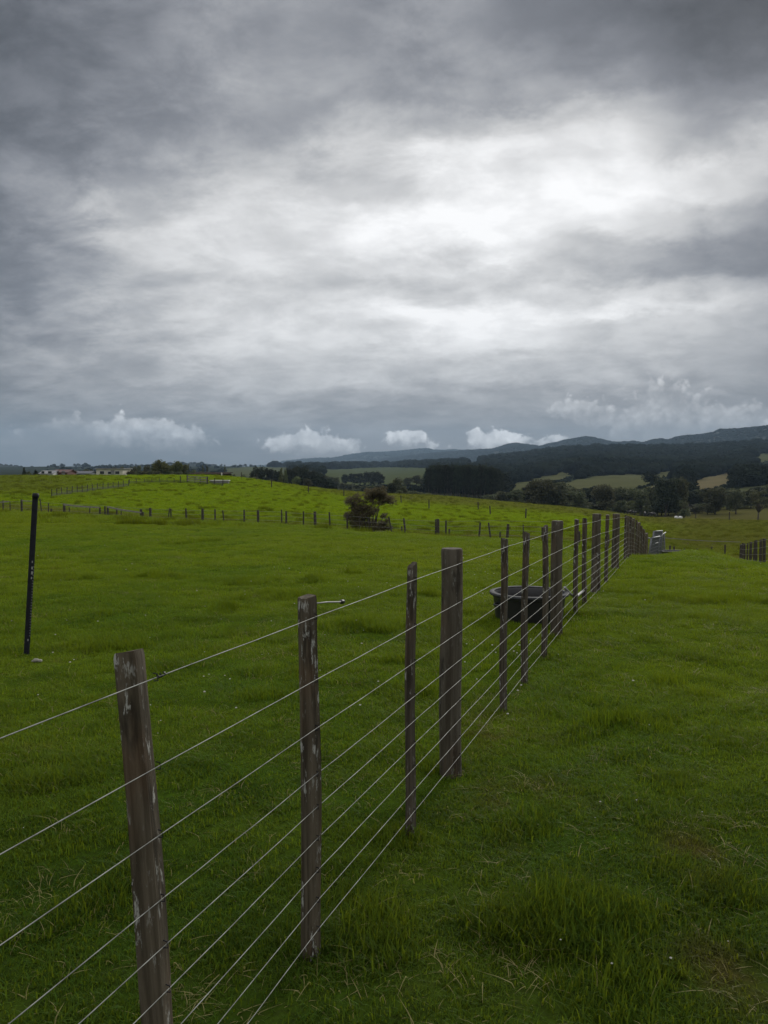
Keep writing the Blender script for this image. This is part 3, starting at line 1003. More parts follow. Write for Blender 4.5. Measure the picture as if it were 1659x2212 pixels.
for i, (px, row, w, lean) in enumerate(CROSS):
    x, y = cross_at(px)
    g0 = gz(x, y)
    ztop = EYE - (row - 1015) / FPX * y
    h = max(.35, ztop - g0)
    how = 'thick' if w >= .15 else ('thin' if w <= .08 else 'wooden')
    tilt = ' leaning left' if lean > .11 else (' leaning right' if lean < -.09 else '')
    short = 'short ' if h < .8 else ''
    label = f'{nth(i + 1)} post from the left on the cross fence below the slope, {short}{how}{tilt}'
    if cproto is None:
        o = post_mesh('round', 1.0, 1.0, 400, .12).build('cross_fence_post', M_FARWOOD, None, True, 40)
        cproto = o
    else:
        o = cproto.copy(); C.objects.link(o)
    o.location = (x, y, g0); o.scale = (w, w, h)
    o.rotation_euler = (0, -lean, random.uniform(0, 3))
    tag(o, label, 'fence post', GC)
    if h > .7:
        cross_pts.append((x, y, g0, h))
for k, f in enumerate((.93, .70, .48, .26)):
    mb = MB()
    mb.tube([(x, y - .06, g0 + 1.15 * f + random.uniform(-.02, .02)) for x, y, g0, h in cross_pts], .006, 4)
    tag(mb.build('cross_fence_wire', M_WIRE), ('top', 'upper middle', 'lower middle', 'bottom')[k] + ' wire of the cross fence below the green slope', 'fence wire', 'wires of the cross fence')


def rail(px0, r0, px1, r1, label, name='fence_rail', t=.05, off=.10):
    (x0, y0), (x1, y1) = cross_at(px0), cross_at(px1)
    a = Vector((x0, y0 - off, EYE - (r0 - 1015) / FPX * y0)); b = Vector((x1, y1 - off, EYE - (r1 - 1015) / FPX * y1))
    mb = MB()
    d = (b - a); L = d.length; d.normalize()
    s = Vector((d.y, -d.x, 0)).normalized() * .02
    up = Vector((0, 0, t))
    rings = []
    for k in range(7):
        c = a + d * L * k / 6 + Vector((0, 0, -.03 * math.sin(PI * k / 6)))
        rings.append([c + s + up, c - s + up, c - s - up, c + s - up])
    mb.loft(rings)
    tag(mb.build(name, M_RAIL), label, 'fence rail', 'rails on the cross fence')


rail(138, 1090, 215, 1096, 'long pale top rail on the left stretch of the cross fence', t=.055)
rail(140, 1108, 214, 1111, 'pale lower rail on the left stretch of the cross fence', t=.04)
rail(232, 1095, 305, 1107, 'sloping pale rail on the cross fence right of a pair of thick posts', t=.05)
rail(-20, 1085, 20, 1083, 'weathered rail at the far left end of the cross fence', t=.05)
rail(48, 1081, 76, 1082, 'short dark rail left of the black standard on the cross fence', t=.03)

# ------------------------------------------------------------------ fences on the green slope
GS = 'posts of the fences on the green slope'
hp = None


def slope_post(px, row_base, d, h, w, label):
    global hp
    p = at(px, row_base, d)
    z0 = gz(p.x, d)
    if hp is None:
        hp = post_mesh('round', 1.0, 1.0, 500, .15).build('slope_fence_post', M_FARWOOD, None, True, 40); o = hp
    else:
        o = hp.copy(); C.objects.link(o)
    o.location = (p.x, d, z0); o.scale = (w, w, h); o.rotation_euler = (0, random.uniform(-.06, .06), 0)
    tag(o, label, 'fence post', GS)
    return (p.x, d, z0, h)


pts = []
for i in range(16):
    f = i / 15
    pts.append(slope_post(88 + 172 * f, 0, 80 + 26 * f, .85, .085, nth(i + 1) + ' post up the fence that climbs the slope behind the black standard'))
GREYW = plain('dark_netting', (.045, .045, .038), .9)
mb = MB()
for k in range(len(pts) - 1):
    a, b = pts[k], pts[k + 1]
    for f in (.08, .2, .33, .5, .75):
        mb.tube([(a[0], a[1] - .07, a[2] + a[3] * f), (b[0], b[1] - .07, b[2] + b[3] * f)], .028 if f < .4 else .014, 4)
tag(mb.build('sheep_netting', GREYW), 'dark netting along the fence that climbs the slope behind the black standard', 'netting')
pts = []
HILLTOP = [(262, 0), (278, 0), (296, 0), (312, 0), (330, 0), (346, 0), (362, 0), (376, 1), (392, 2), (408, 1), (420, 1), (436, 2), (452, 1), (470, 1)]
for i, (px, s) in enumerate(HILLTOP):
    pts.append(slope_post(px, 0, 112 + 10 * math.sin((px - 262) / 210 * PI) * .6, (.7, 1.0, 1.15)[s], (.08, .13, .22)[s], nth(i + 1) + ' post from the left on the short fence along the brow of the slope'))
mb = MB()
for k in range(len(pts) - 1):
    a, b = pts[k], pts[k + 1]
    for f in (.1, .25, .42, .7):
        mb.tube([(a[0], a[1] - .1, a[2] + .8 * f), (b[0], b[1] - .1, b[2] + .8 * f)], .028 if f < .5 else .014, 4)
tag(mb.build('sheep_netting', GREYW), 'dark netting along the short fence on the brow of the slope', 'netting')
a, b = pts[8], pts[11]
root = thing('wooden_gate', (a[0], a[1] - .2, a[2]), 'grey wooden rail gate between two stout posts on the brow of the slope', 'gate')
d = Vector((b[0] - a[0], b[1] - a[1], b[2] - a[2]))
for f in (.35, .62, .9):
    mb = MB(); mb.loft([[Vector((0, -.03, f * 1.1 + s * .06)) + d * t + Vector((0, q, 0)) for s, q in ((1, 0), (1, .05), (-1, .05), (-1, 0))] for t in (0, .5, 1)])
    mb.build('rail', M_RAIL, root)
for t in (.03, .5, .97):
    mb = MB(); mb.loft([[d * t + Vector((s * .05, q, z)) for s, q in ((1, -.05), (1, -.03), (-1, -.03), (-1, -.05))] for z in (.3, 1.1)])
    mb.build('stile', M_RAIL, root)
for i, (px, d_) in enumerate([(512, 150), (545, 150), (579, 120), (661, 118), (740, 130), (868, 130), (930, 105), (1040, 120), (1067, 100), (1146, 92)]):
    slope_post(px, 0, d_, 1.2, .16, nth(i + 1) + ' lone marker post from the left scattered over the open green slope')
for i, (px, d_) in enumerate([(1526, 240), (1601, 200)]):
    slope_post(px, 0, d_, 2.2, .25, ('tall lone post at the edge of the far field', 'tall lone post in the far field left of the bare-stemmed tree')[i])

# ------------------------------------------------------------------ pale trough on the slope
p = at(475, 1056, 118); z0 = gz(p.x, p.y)
root = thing('feed_trough', (p.x, p.y, z0), 'long pale trough with flat white top standing on the green slope', 'trough', None, -.10)
mb = MB(); mb.box(-1.35, 1.35, -.35, .35, .05, .42); mb.build('body', M_CONCD, root)
mb = MB()
mb.loft([[(-1.45, -.42, .42), (1.45, -.42, .42), (1.45, .42, .42), (-1.45, .42, .42)], [(-1.45, -.42, .55), (1.45, -.42, .55), (1.45, .42, .55), (-1.45, .42, .55)]])
mb.build('lid', M_CONC, root)
for s in (-1, 1):
    mb = MB(); mb.box(s * 1.05 - .08, s * 1.05 + .08, -.37, .37, -.2, .05); mb.build('foot', M_CONCD, root)

# ------------------------------------------------------------------ stacked galvanised hurdles where the fence dips
def hurdle(p0, p1, zb0, zb1, h, label, lean):
    root = thing('stock_hurdle', p0, label, 'hurdle', 'galvanised hurdles at the end of the fence')
    d = Vector((p1[0] - p0[0], p1[1] - p0[1], zb1 - zb0)); up = Vector((lean * .9, -lean * .35, h))
    mb = MB()
    c = [Vector((0, 0, 0)), d, d + up, up]
    for a, b in ((0, 1), (1, 2), (3, 2), (0, 3)):
        mb.tube([c[a], (c[a] + c[b]) / 2, c[b]], .024, 8)
    mb.build('frame', M_GALV, root, True)
    mb = MB()
    for k in range(1, 7):
        f = k / 7
        mb.tube([up * f, d + up * f], .007, 4)
    n = max(6, int(d.length / .11))
    for k in range(1, n):
        f = k / n
        mb.tube([d * f, d * f + up], .006, 4)
    mb.build('mesh_panel', M_GALVDULL, root)
    return root


def zrow(row, d):
    return EYE - (row - 1015) / FPX * d


for (pa, da, pb, db, ra, rb, h, label, lean) in (
        (1399, 23.6, 1418, 26.0, 1217, 1208, .74, 'nearest galvanised mesh hurdle leaning at the end of the long fence', .10),
        (1407, 25.0, 1426, 28.2, 1214, 1205, .95, 'middle galvanised mesh hurdle of the stack at the end of the long fence', .06),
        (1421, 28.0, 1437, 29.6, 1208, 1212, .98, 'farthest galvanised mesh hurdle, sticking out right of the stack at the fence end', -.05)):
    a, b = at(pa, 1200, da), at(pb, 1200, db)
    hurdle((a.x, a.y, zrow(ra, da)), (b.x, b.y, 0), zrow(ra, da), zrow(rb, db), h, label, lean)
for (pa, ra, pb, rb, d, label) in ((1394, 1162, 1411, 1166, 24.0, 'bent white glint strip lying across the top of the leaning hurdles'), (1406, 1180, 1421, 1172, 24.6, 'white glint strip slanting across the face of the nearest hurdle'), (1428, 1159, 1438, 1150, 27.6, 'white upturned glint strip at the far top corner of the hurdle stack')):
    mb = MB(); a, b = at(pa, ra, d), at(pb, rb, d + .5)
    mb.tube([a, a.lerp(b, .5) + Vector((0, 0, .02)), b], .02, 6)  # added pale strips standing in for light caught along the hurdle edges
    tag(mb.build('glint_strip', M_WHITEP, None, True), label, 'strip', 'white glint strips on the hurdles')
# low black trough past the hurdles
p = at(1459, 1197, 29.0)
zb = zrow(1191, 29) - .28
root = thing('low_trough', (p.x, p.y, zb), 'low flat black trough in the grass just right of the galvanised hurdles', 'trough')
mb = MB(); mb.loft([[(sx * (.50 - i), sy * (.22 - i), z) for sx, sy in ((-1, -1), (1, -1), (1, 1), (-1, 1))] for i, z in ((.06, -.3), (0, .25), (.0, .28), (.05, .28), (.06, .1))]); mb.build('basin', M_TUB, root)
mb = MB(); mb.loft([[(sx * (.54 - i), sy * (.26 - i), z) for sx, sy in ((-1, -1), (1, -1), (1, 1), (-1, 1))] for i, z in ((0, .27), (0, .30), (.07, .30), (.07, .27), (0, .27))], False); mb.build('rim', M_TUBRIM, root)

# ------------------------------------------------------------------ fence on the right
GR = 'posts of the fence on the right'
RIGHT = [(1600, 1176, 35.5, .16), (1604, 1173, 34.2, .12), (1609, 1174, 32.8, .14), (1615, 1173, 31.5, .10), (1622, 1171, 30.2, .18), (1629, 1169, 29.2, .10), (1635, 1167, 28.4, .15), (1642, 1166, 27.6, .08), (1646, 1165, 27.0, .08), (1652, 1163.5, 26.4, .17), (1664, 1161, 25.6, .08), (1678, 1158, 24.9, .16)]
rp = None
rpts = []
for i, (px, row, d, w) in enumerate(RIGHT):
    p = at(px, row, d); g0 = gz(p.x, d); h = max(.8, p.z - g0)
    if rp is None:
        rp = post_mesh('round', 1.0, 1.0, 600, .2).build('right_fence_post', M_FARWOOD, None, True, 40); o = rp
    else:
        o = rp.copy(); C.objects.link(o)
    o.name = 'round_fence_post'
    o.location = (p.x, d, g0); o.scale = (w * .6, w * .6, h); o.rotation_euler = (0, random.uniform(-.03, .03), 0)
    tag(o, nth(i + 1) + ' post from the gap in the dark fence at the right edge', 'fence post', GR)
    rpts.append((p.x, d, p.z - .06, h))
for k in range(5):
    mb = MB(); mb.tube([(x - .05, y, z - h * .19 * k) for x, y, z, h in rpts], .0035, 4)
    tag(mb.build('fence_wire', M_WIRE), ('top', 'second', 'third', 'fourth', 'fifth')[k] + ' wire down on the dark fence at the right edge', 'fence wire', 'wires of the right fence')
a, b = at(1437, 1162, 29.6), at(1600, 1171, 35.5)
mb = MB(); mb.tube([a, a.lerp(b, .3) - Vector((0, 0, .03)), a.lerp(b, .6) - Vector((0, 0, .03)), b], .012, 6)
tag(mb.build('gateway_wire', M_GALV), 'single pale wire across the gap between the hurdles and the right fence', 'gateway wire')
for i, (px, row, d) in enumerate([(1447, 1181, 40), (1456, 1180, 40.3), (1478, 1185, 41), (1506, 1185, 42), (1537, 1187, 43), (1566, 1188, 44)]):
    p = at(px, row, d); g0 = gz(p.x, d)
    o = rp.copy(); C.objects.link(o); o.location = (p.x, d, g0); o.scale = (.09, .09, max(.6, p.z - g0))
    tag(o, nth(i + 1) + ' post from the left of the low fence seen through the gap beside the hurdles', 'fence post', 'low posts beyond the gap')

# ------------------------------------------------------------------ the manuka at the cross fence
bx, by = cross_at(803); by += 1.6
bz = gz(bx, by)
K = by / FPX


def tp(px, py, dy=0.0):
    p = at(px, py, by + dy)
    return (p.x - bx, p.y - by, p.z - bz)


root = thing('manuka_tree', (bx, by, bz), 'lone brown multi-stemmed tree with flat-topped clumps standing on the cross fence', 'tree')
clumps = [(757, 1078, 12, 7, -.2), (768, 1084, 14, 8, .2), (753, 1088, 9, 6, .1), (776, 1092, 10, 7, 0),
          (806, 1064, 16, 8, .1), (820, 1060, 15, 7, -.2), (812, 1071, 17, 7, .3), (794, 1070, 9, 5, -.3), (829, 1072, 11, 6, .2),
          (840, 1080, 13, 7, .1), (847, 1086, 8, 5, -.2), (833, 1084, 9, 5, .3), (822, 1086, 8, 5, 0),
          (784, 1096, 17, 7, .2), (798, 1096, 13, 6, -.3), (772, 1103, 13, 8, .3), (810, 1101, 10, 5, .4),
          (757, 1110, 12, 8, 0), (768, 1114, 14, 9, -.3), (752, 1120, 9, 7, .2), (764, 1125, 14, 8, .2), (780, 1116, 11, 8, .4), (790, 1128, 13, 10, .3), (775, 1136, 14, 9, -.1),
          (828, 1114, 7, 6, .1), (833, 1128, 10, 7, .2), (822, 1131, 9, 8, -.1), (836, 1139, 13, 7, 0), (820, 1142, 15, 7, .3), (800, 1141, 14, 8, -.2), (786, 1142, 13, 8, .2), (806, 1130, 10, 8, .5)]
clumps += [(797, 1077, 11, 6, .1), (819, 1079, 12, 7, .2), (771, 1073, 10, 6, -.1), (836, 1077, 10, 6, .1), (807, 1087, 10, 6, -.2), (786, 1086, 9, 6, .2), (825, 1066, 11, 7, .1), (799, 1062, 9, 6, -.1), (812, 1057, 9, 4, .1), (762, 1097, 9, 6, .1)]
g = random.Random(31)
for _ in range(12):                              # the brushy skirt that closes the lower crown
    yy_ = g.uniform(1098, 1143)
    clumps.append((g.uniform(764 - (yy_ - 1098) * .1, 826 + (yy_ - 1098) * .25), yy_, g.uniform(7, 13), g.uniform(5, 8), g.uniform(-.5, .5)))
for a, b_, w, h, c_ in list(clumps):             # ragged outliers round every clump
    for _ in range(3):
        clumps.append((a + g.uniform(-1, 1) * w * 1.05, b_ + g.uniform(-.9, .9) * h * 1.15, w * g.uniform(.3, .55), h * g.uniform(.4, .7), c_ + g.uniform(-.35, .35)))
cs = [tp(a, b_, c_) for a, b_, _, _, c_ in clumps]
rs = [(w * K * 1.12, w * K * 1.12, h * K * 1.0) for _, _, w, h, _ in clumps]
mb = MB()
g = random.Random(3)
forks = [((803, 1140), (797, 1112), (806, 1084), (812, 1068)), ((806, 1140), (806, 1116), (816, 1094), (838, 1080)), ((801, 1140), (794, 1118), (789, 1104), (786, 1097)), ((800, 1142), (786, 1122), (772, 1108), (760, 1084)),
         ((808, 1141), (814, 1118), (818, 1100), (822, 1064)), ((799, 1143), (782, 1132), (766, 1124), (756, 1114)), ((809, 1143), (822, 1128), (828, 1118), (829, 1114)), ((807, 1142), (811, 1122), (813, 1106), (800, 1068)), ((804, 1143), (800, 1128), (790, 1110), (770, 1098))]
for i, f in enumerate(forks):
    pp = [Vector(tp(a, b_, g.uniform(-.25, .25) * (k > 0))) for k, (a, b_) in enumerate(f)]
    pp[0].z = -.1
    mb.tube(pp, [.050, .038, .026, .010], 7)
    for c_ in cs:
        c_ = Vector(c_)
        if (c_ - pp[3]).length < .55:
            mb.tube([pp[2].lerp(pp[3], .5), pp[3].lerp(c_, .5) + Vector((0, 0, .03)), c_], [.016, .011, .004], 5)
mb.build('trunk', M_BARK, root, True)
v, f = leaf_cloud(cs, rs, 27000, .040, 77)
co = bpy.data.objects.new('crown', np_mesh('crown', v, f, M_LEAF_BROWN)); C.objects.link(co); co.parent = root

# ------------------------------------------------------------------ trees: macrocarpa clump, pine block, treeline, far shelter belts, skyline
def tree_at(kind, px, d, top, wpx, label, group, base=None):
    p = at(px, 1015, d)
    g0 = gz(p.x, d)
    h = max(1.5, EYE - (top - 1015) / FPX * d - g0)
    plant(kind, p.x, d, h, wpx / FPX * d, label, group)


G1 = 'dark trees beyond the green slope'
for i, (k, px, d, top, w) in enumerate(sorted([('dark1', 560, 372, 1005, 34), ('dark2', 582, 380, 1007, 26), ('dark1', 548, 378, 1014, 22), ('dark2', 600, 384, 1012, 24), ('dark1', 628, 365, 1008, 34), ('dark1', 652, 372, 1005, 38), ('dark2', 672, 368, 1012, 28), ('dark2', 689, 366, 1018, 20), ('colm', 608, 352, 1010, 14), ('colm', 617, 353, 1013, 11), ('olive2', 640, 350, 1026, 26), ('olive2', 546, 330, 1028, 36), ('dark2', 642, 378, 1010, 24), ('bush1', 585, 340, 1034, 30), ('bush2', 664, 345, 1032, 24)], key=lambda t: t[1])):
    nm = {'dark1': 'dark wide-crowned tree', 'dark2': 'dark upright tree', 'colm': 'pale slender poplar', 'olive2': 'pale green rounded willow', 'bush1': 'low bushy tree', 'bush2': 'low bushy tree'}[k]
    tree_at(k, px, d, top, w, f'{nm}, {nth(i + 1)} from the left in the dark clump beyond the slope', G1)

G2 = 'pines of the dark plantation'
# the plantation reads as one black block: individual pines in close rows
n = 0
for row_, (d, z0) in enumerate(((395, 0), (404, 0), (414, 0), (425, 0))):
    m_ = 17
    for j in range(m_):
        px = 927 + (1082 - 927) * (j + .5 * (row_ % 2)) / (m_ - .5) + random.uniform(-2, 2)
        top = 1001 + random.uniform(-2, 3.5) + max(0, (px - 1050)) * .34 + max(0, 935 - px) * .5
        n += 1
        tree_at('dark2' if (j + row_) % 3 else 'dark1', px, d, top, 16, f'{nth(j + 1)} tree from the left in the {nth(row_ + 1)} row of the square dark plantation', G2)
    if row_ == 3:
        break

G3 = 'trees of the far treeline'
PROFT = [(1036, 1078), (1060, 1066), (1090, 1062), (1112, 1056), (1135, 1066), (1150, 1044), (1165, 1032), (1182, 1031), (1200, 1042), (1225, 1048), (1250, 1054), (1275, 1048), (1302, 1044), (1330, 1050), (1352, 1050), (1378, 1058), (1400, 1052), (1420, 1040), (1440, 1030), (1460, 1028), (1478, 1034), (1492, 1056), (1520, 1058), (1545, 1050), (1568, 1054), (1590, 1062), (1612, 1058), (1640, 1048), (1680, 1044)]
i = 0
g = random.Random(19)
for px in range(1044, 1680, 15):
    top = float(np.interp(px, [a for a, _ in PROFT], [b for _, b in PROFT])) + g.uniform(-2, 4)
    i += 1
    k = g.choice(['bush1', 'bush2', 'bush1', 'dark2', 'bush2'])
    nm = {'bush1': 'spreading grey-green tree', 'bush2': 'rounded grey-green tree', 'dark2': 'dark upright tree'}[k]
    tree_at(k, px + g.uniform(-5, 5), 322 + g.uniform(0, 14), top, g.uniform(34, 50), f'{nm}, {nth(i)} from the left at the back of the far treeline', G3)
i = 0
for px in range(1050, 1560, 16):
    top = float(np.interp(px, [a for a, _ in PROFT], [b for _, b in PROFT])) * .42 + 1108 * .58 + g.uniform(-7, 8)
    i += 1
    if 1030 < px < 1060 and i > 1:
        continue
    k = g.choice(['bush1', 'bush2', 'shrub', 'bush2', 'olive2', 'dark2'])
    nm = {'bush1': 'spreading grey-green tree', 'bush2': 'rounded grey-green tree', 'shrub': 'round low shrub', 'olive2': 'paler green tree', 'dark2': 'dark narrow tree'}[k]
    tree_at(k, px + g.uniform(-5, 5), 296 + g.uniform(0, 14), top, g.uniform(26, 44), f'{nm}, {nth(i)} from the left along the front of the far treeline', G3)
for i, (k, px, top, w) in enumerate(sorted([('bush1', 1166, 1031, 74), ('bush2', 1204, 1040, 56), ('bush2', 1116, 1056, 44), ('bush1', 1308, 1043, 54), ('bush1', 1384, 1052, 50), ('dark1', 1440, 1028, 62), ('bush2', 1470, 1031, 46), ('bush1', 1546, 1050, 52), ('bush2', 1592, 1056, 46), ('bush1', 1250, 1058, 48)], key=lambda t: t[1])):
    tree_at(k, px, 291 + (i % 3) * 3, top, w, f'{nth(i + 1)} from the left of the ten big round-crowned trees in the far treeline', G3)
tree_at('open1', 1640, 205, 1054, 58, 'bare-stemmed tree with thin crown at the right end of the far field', G3)
tree_at('shrub', 1480, 226, 1098, 26, 'round dark shrub over the two white bales in the far field', G3)
tree_at('open1', 1478, 270, 1078, 26, 'thin pale-stemmed tree right of the bales at the far treeline', G3)
G4 = 'small trees on the right of the slope crest'
for i, (k, px, d, top, w) in enumerate(sorted([('dark1', 846, 232, 1041, 24), ('shrub', 862, 228, 1058, 18), ('bush2', 872, 240, 1048, 22), ('bush1', 888, 250, 1058, 26), ('shrub', 905, 250, 1062, 20), ('bush2', 858, 300, 1030, 30), ('dark2', 835, 240, 1056, 14), ('shrub', 925, 255, 1064, 22)], key=lambda t: t[1])):
    tree_at(k, px, d, top, w, f'{nth(i + 1)} from the left of the small dark trees just over the slope crest', G4)
G5 = 'shelter trees in the distant paddocks'
i = 0
for (k, px, d, top, w) in sorted([('dark1', 812, 700, 1017, 26), ('dark1', 795, 710, 1018, 24), ('dark2', 778, 720, 1020, 22), ('dark2', 762, 730, 1021, 22), ('dark1', 745, 740, 1023, 20), ('dark2', 823, 690, 1022, 16), ('bush1', 716, 620, 1028, 22), ('bush1', 704, 560, 1026, 20), ('bush2', 726, 600, 1030, 20), ('bush1', 690, 520, 1032, 20),
                           ('bush2', 740, 560, 1042, 18), ('bush1', 756, 540, 1044, 22), ('olive2', 772, 560, 1046, 18), ('bush2', 788, 540, 1048, 20), ('olive2', 804, 530, 1048, 20), ('bush1', 820, 550, 1046, 22), ('bush2', 700, 480, 1046, 24), ('bush1', 716, 470, 1050, 22), ('shrub', 730, 450, 1054, 20), ('shrub', 750, 440, 1056, 22), ('bush1', 770, 440, 1054, 24), ('shrub', 792, 430, 1058, 22), ('bush2', 815, 430, 1054, 24),
                           ('bush1', 880, 640, 1030, 26), ('bush2', 900, 630, 1026, 26), ('bush1', 916, 560, 1030, 24), ('bush2', 862, 660, 1034, 20)], key=lambda t: t[1]):
    i += 1
    tree_at(k, px, d, top, w, f'{nth(i)} from the left of the small hazy trees in paddocks left of the plantation', G5)
G6 = 'trees along the left skyline'
i = 0
for (k, px, d, top, w) in sorted([('pine1', 52, 235, 1008, 12), ('pine1', 77, 240, 1013, 17), ('shrub', 62, 250, 1018, 12), ('bush2', 133, 300, 1014, 12), ('bush1', 147, 300, 1013, 14), ('bush1', 193, 330, 1011, 22), ('bush2', 178, 320, 1015, 18), ('bush2', 213, 262, 1012, 9), ('pine1', 240, 330, 1006, 8), ('bush1', 250, 340, 1007, 14), ('bush2', 264, 340, 1007, 16), ('bush1', 286, 350, 1005, 20),
                           ('bush2', 300, 360, 1004, 16), ('bush1', 316, 350, 1002, 18), ('olive1', 347, 225, 993, 28), ('olive1', 338, 230, 999, 24), ('olive1', 358, 228, 997, 24), ('olive1', 381, 222, 996, 27), ('olive1', 396, 226, 1003, 20), ('olive1', 370, 226, 1006, 18),
                           ('shrub', 284, 215, 1016, 22), ('shrub', 298, 215, 1017, 20), ('shrub', 312, 215, 1017, 20), ('shrub', 326, 214, 1016, 20), ('shrub', 341, 212, 1017, 22), ('shrub', 366, 212, 1017, 22), ('shrub', 385, 212, 1018, 22), ('shrub', 404, 212, 1019, 20),
                           ('bush2', 418, 300, 1014, 18), ('bush1', 436, 310, 1016, 22), ('bush2', 454, 300, 1018, 20), ('bush1', 470, 320, 1018, 20), ('open1', 407, 420, 998, 9), ('open1', 447, 430, 1001, 8), ('open1', 439, 430, 1001, 7), ('open1', 486, 450, 1004, 7), ('bush1', 500, 420, 1022, 22), ('bush2', 524, 420, 1024, 18)], key=lambda t: t[1]):
    i += 1
    nm = {'pine1': 'dark pointed conifer', 'shrub': 'low hedge shrub', 'bush1': 'dark rounded tree', 'bush2': 'dark bushy tree', 'olive1': 'olive-green leafy tree', 'open1': 'tiny umbrella-shaped tree'}[k]
    tree_at(k, px, d, top, w, f'{nm}, {nth(i)} from the left along the skyline behind the green slope', G6)

# ------------------------------------------------------------------ bush on the far slopes and the ranges: a mass nobody could count
def clump_mesh(name, mat, seed, n=420):
    g = random.Random(seed)
    cs = [(g.uniform(-.3, .3), g.uniform(-.3, .3), g.uniform(.3, .75)) for _ in range(7)]
    v, f = leaf_cloud(cs, [g.uniform(.18, .3) for _ in cs], n, .075, seed)
    return np_mesh(name, v, f, mat)


def scatter(name, variants, P, S, R, I, label, cat, tilt=0.0):
    """one object of countless small growths: points with a size, a turn and a variant"""
    me = bpy.data.meshes.new(name)
    me.vertices.add(len(P)); me.vertices.foreach_set('co', np.asarray(P, np.float32).ravel())
    for nm, ty, val in (('size', 'FLOAT_VECTOR', S), ('turn', 'FLOAT_VECTOR', R), ('pick', 'INT', I)):
        a = me.attributes.new(nm, ty, 'POINT')
        if ty == 'INT':
            a.data.foreach_set('value', np.asarray(val, np.int32))
        else:
            a.data.foreach_set('vector', np.asarray(val, np.float32).ravel())
    me.update()
    o = bpy.data.objects.new(name, me); C.objects.link(o)
    ng = bpy.data.node_groups.new(name + '_growth', 'GeometryNodeTree')
    ng.interface.new_socket('Geometry', in_out='INPUT', socket_type='NodeSocketGeometry')
    ng.interface.new_socket('Geometry', in_out='OUTPUT', socket_type='NodeSocketGeometry')
    N = ng.nodes; L = ng.links
    gi, go = N.new('NodeGroupInput'), N.new('NodeGroupOutput')
    jn = N.new('GeometryNodeGeometryToInstance')
    for m in reversed(variants):
        vo = bpy.data.objects.new(name + '_sample', m)
        oi = N.new('GeometryNodeObjectInfo'); oi.inputs['Object'].default_value = vo
        if 'As Instance' in oi.inputs:
            oi.inputs['As Instance'].default_value = False
        L.new(oi.outputs['Geometry'], jn.inputs[0])
    ip = N.new('GeometryNodeInstanceOnPoints'); ip.inputs['Pick Instance'].default_value = True
    L.new(gi.outputs[0], ip.inputs['Points']); L.new(jn.outputs[0], ip.inputs['Instance'])
    for nm, ty, sock in (('pick', 'INT', 'Instance Index'), ('turn', 'FLOAT_VECTOR', 'Rotation'), ('size', 'FLOAT_VECTOR', 'Scale')):
        na = N.new('GeometryNodeInputNamedAttribute'); na.data_type = ty; na.inputs['Name'].default_value = nm
        out = [s for s in na.outputs if s.enabled and s.name == 'Attribute'][0]
        L.new(out, ip.inputs[sock])
    L.new(ip.outputs[0], go.inputs[0])
    md = o.modifiers.new('growth', 'NODES'); md.node_group = ng
    tag(o, label, cat, None, 'stuff')
    return o


def crown_mesh(name, mat, seed):
    g = np.random.default_rng(seed)
    vs, fs = [], []
    nu, nv = 11, 6
    for q in range(5):
        c = np.array([g.uniform(-.3, .3), g.uniform(-.3, .3), g.uniform(.25, .6)]); R_ = g.uniform(.26, .42)
        a, b = np.meshgrid(np.arange(nu) * 2 * PI / nu, np.linspace(-1.3, 1.45, nv))
        d = np.stack([np.cos(b) * np.cos(a), np.cos(b) * np.sin(a), np.sin(b)], -1).reshape(-1, 3)
        r = R_ * (1 + .22 * (g.random(len(d)) - .5) * 2)
        base = sum(len(x) for x in vs)
        vs.append(c + d * r[:, None] * np.array([1, 1, .85]))
        for k in range(nv - 1):
            for i in range(nu):
                j = (i + 1) % nu
                fs.append((base + k * nu + i, base + k * nu + j, base + (k + 1) * nu + j, base + (k + 1) * nu + i))
    return np_mesh(name, np.concatenate(vs), np.array(fs), mat, True)


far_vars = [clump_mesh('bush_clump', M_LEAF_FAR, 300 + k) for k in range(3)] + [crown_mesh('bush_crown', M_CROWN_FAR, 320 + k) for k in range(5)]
# slopes 340 - 2700 m
N0 = 26000
u = RNG.uniform(-.42, .72, N0); d = np.exp(RNG.uniform(math.log(350), math.log(2700), N0))
x = u * d
z = ground(x, d)
_, bush, _, _ = land_cover(x, d, z)
px, py = project(x, d, z)
keep = (bush > .5) & ((px > 560) | (d > 900))
keep &= ~((px < 700) & (RNG.random(N0) < .5))
keep &= ~((px < 575) & (RNG.random(N0) < .86))
keep &= ~((px > 895) & (px < 1110) & (d < 450))
x, y, z, dd = x[keep], d[keep], z[keep], d[keep]
n = len(x)
s = (5.5 + 6 * RNG.random(n)) * (1 + dd / 2500)
s = np.where(project(x, y, z)[0] < 575, s * (.35 + .4 * RNG.random(n)), s)
for poly, _t in PADDOCKS:                       # only low scrub grows on the near side of the cleared paddocks
    for f in (.35, .7, 1.0):
        a_, b_ = project(x, y, z + s * f)
        s = np.where(inside(poly, a_, b_), np.minimum(s, 1.6 + RNG.random(n)), s)
P = np.stack([x, y, z - .1 * s], 1)
scatter('far_woodland', far_vars, P, np.stack([s * 1.25, s * 1.25, s], 1), np.stack([np.zeros(n), np.zeros(n), RNG.uniform(0, 6.28, n)], 1), np.where((dd < 620) | (RNG.random(n) < .35), RNG.integers(0, 3, n), RNG.integers(3, 8, n)), 'dark native bush covering the lower slopes beyond the fields', 'woodland')
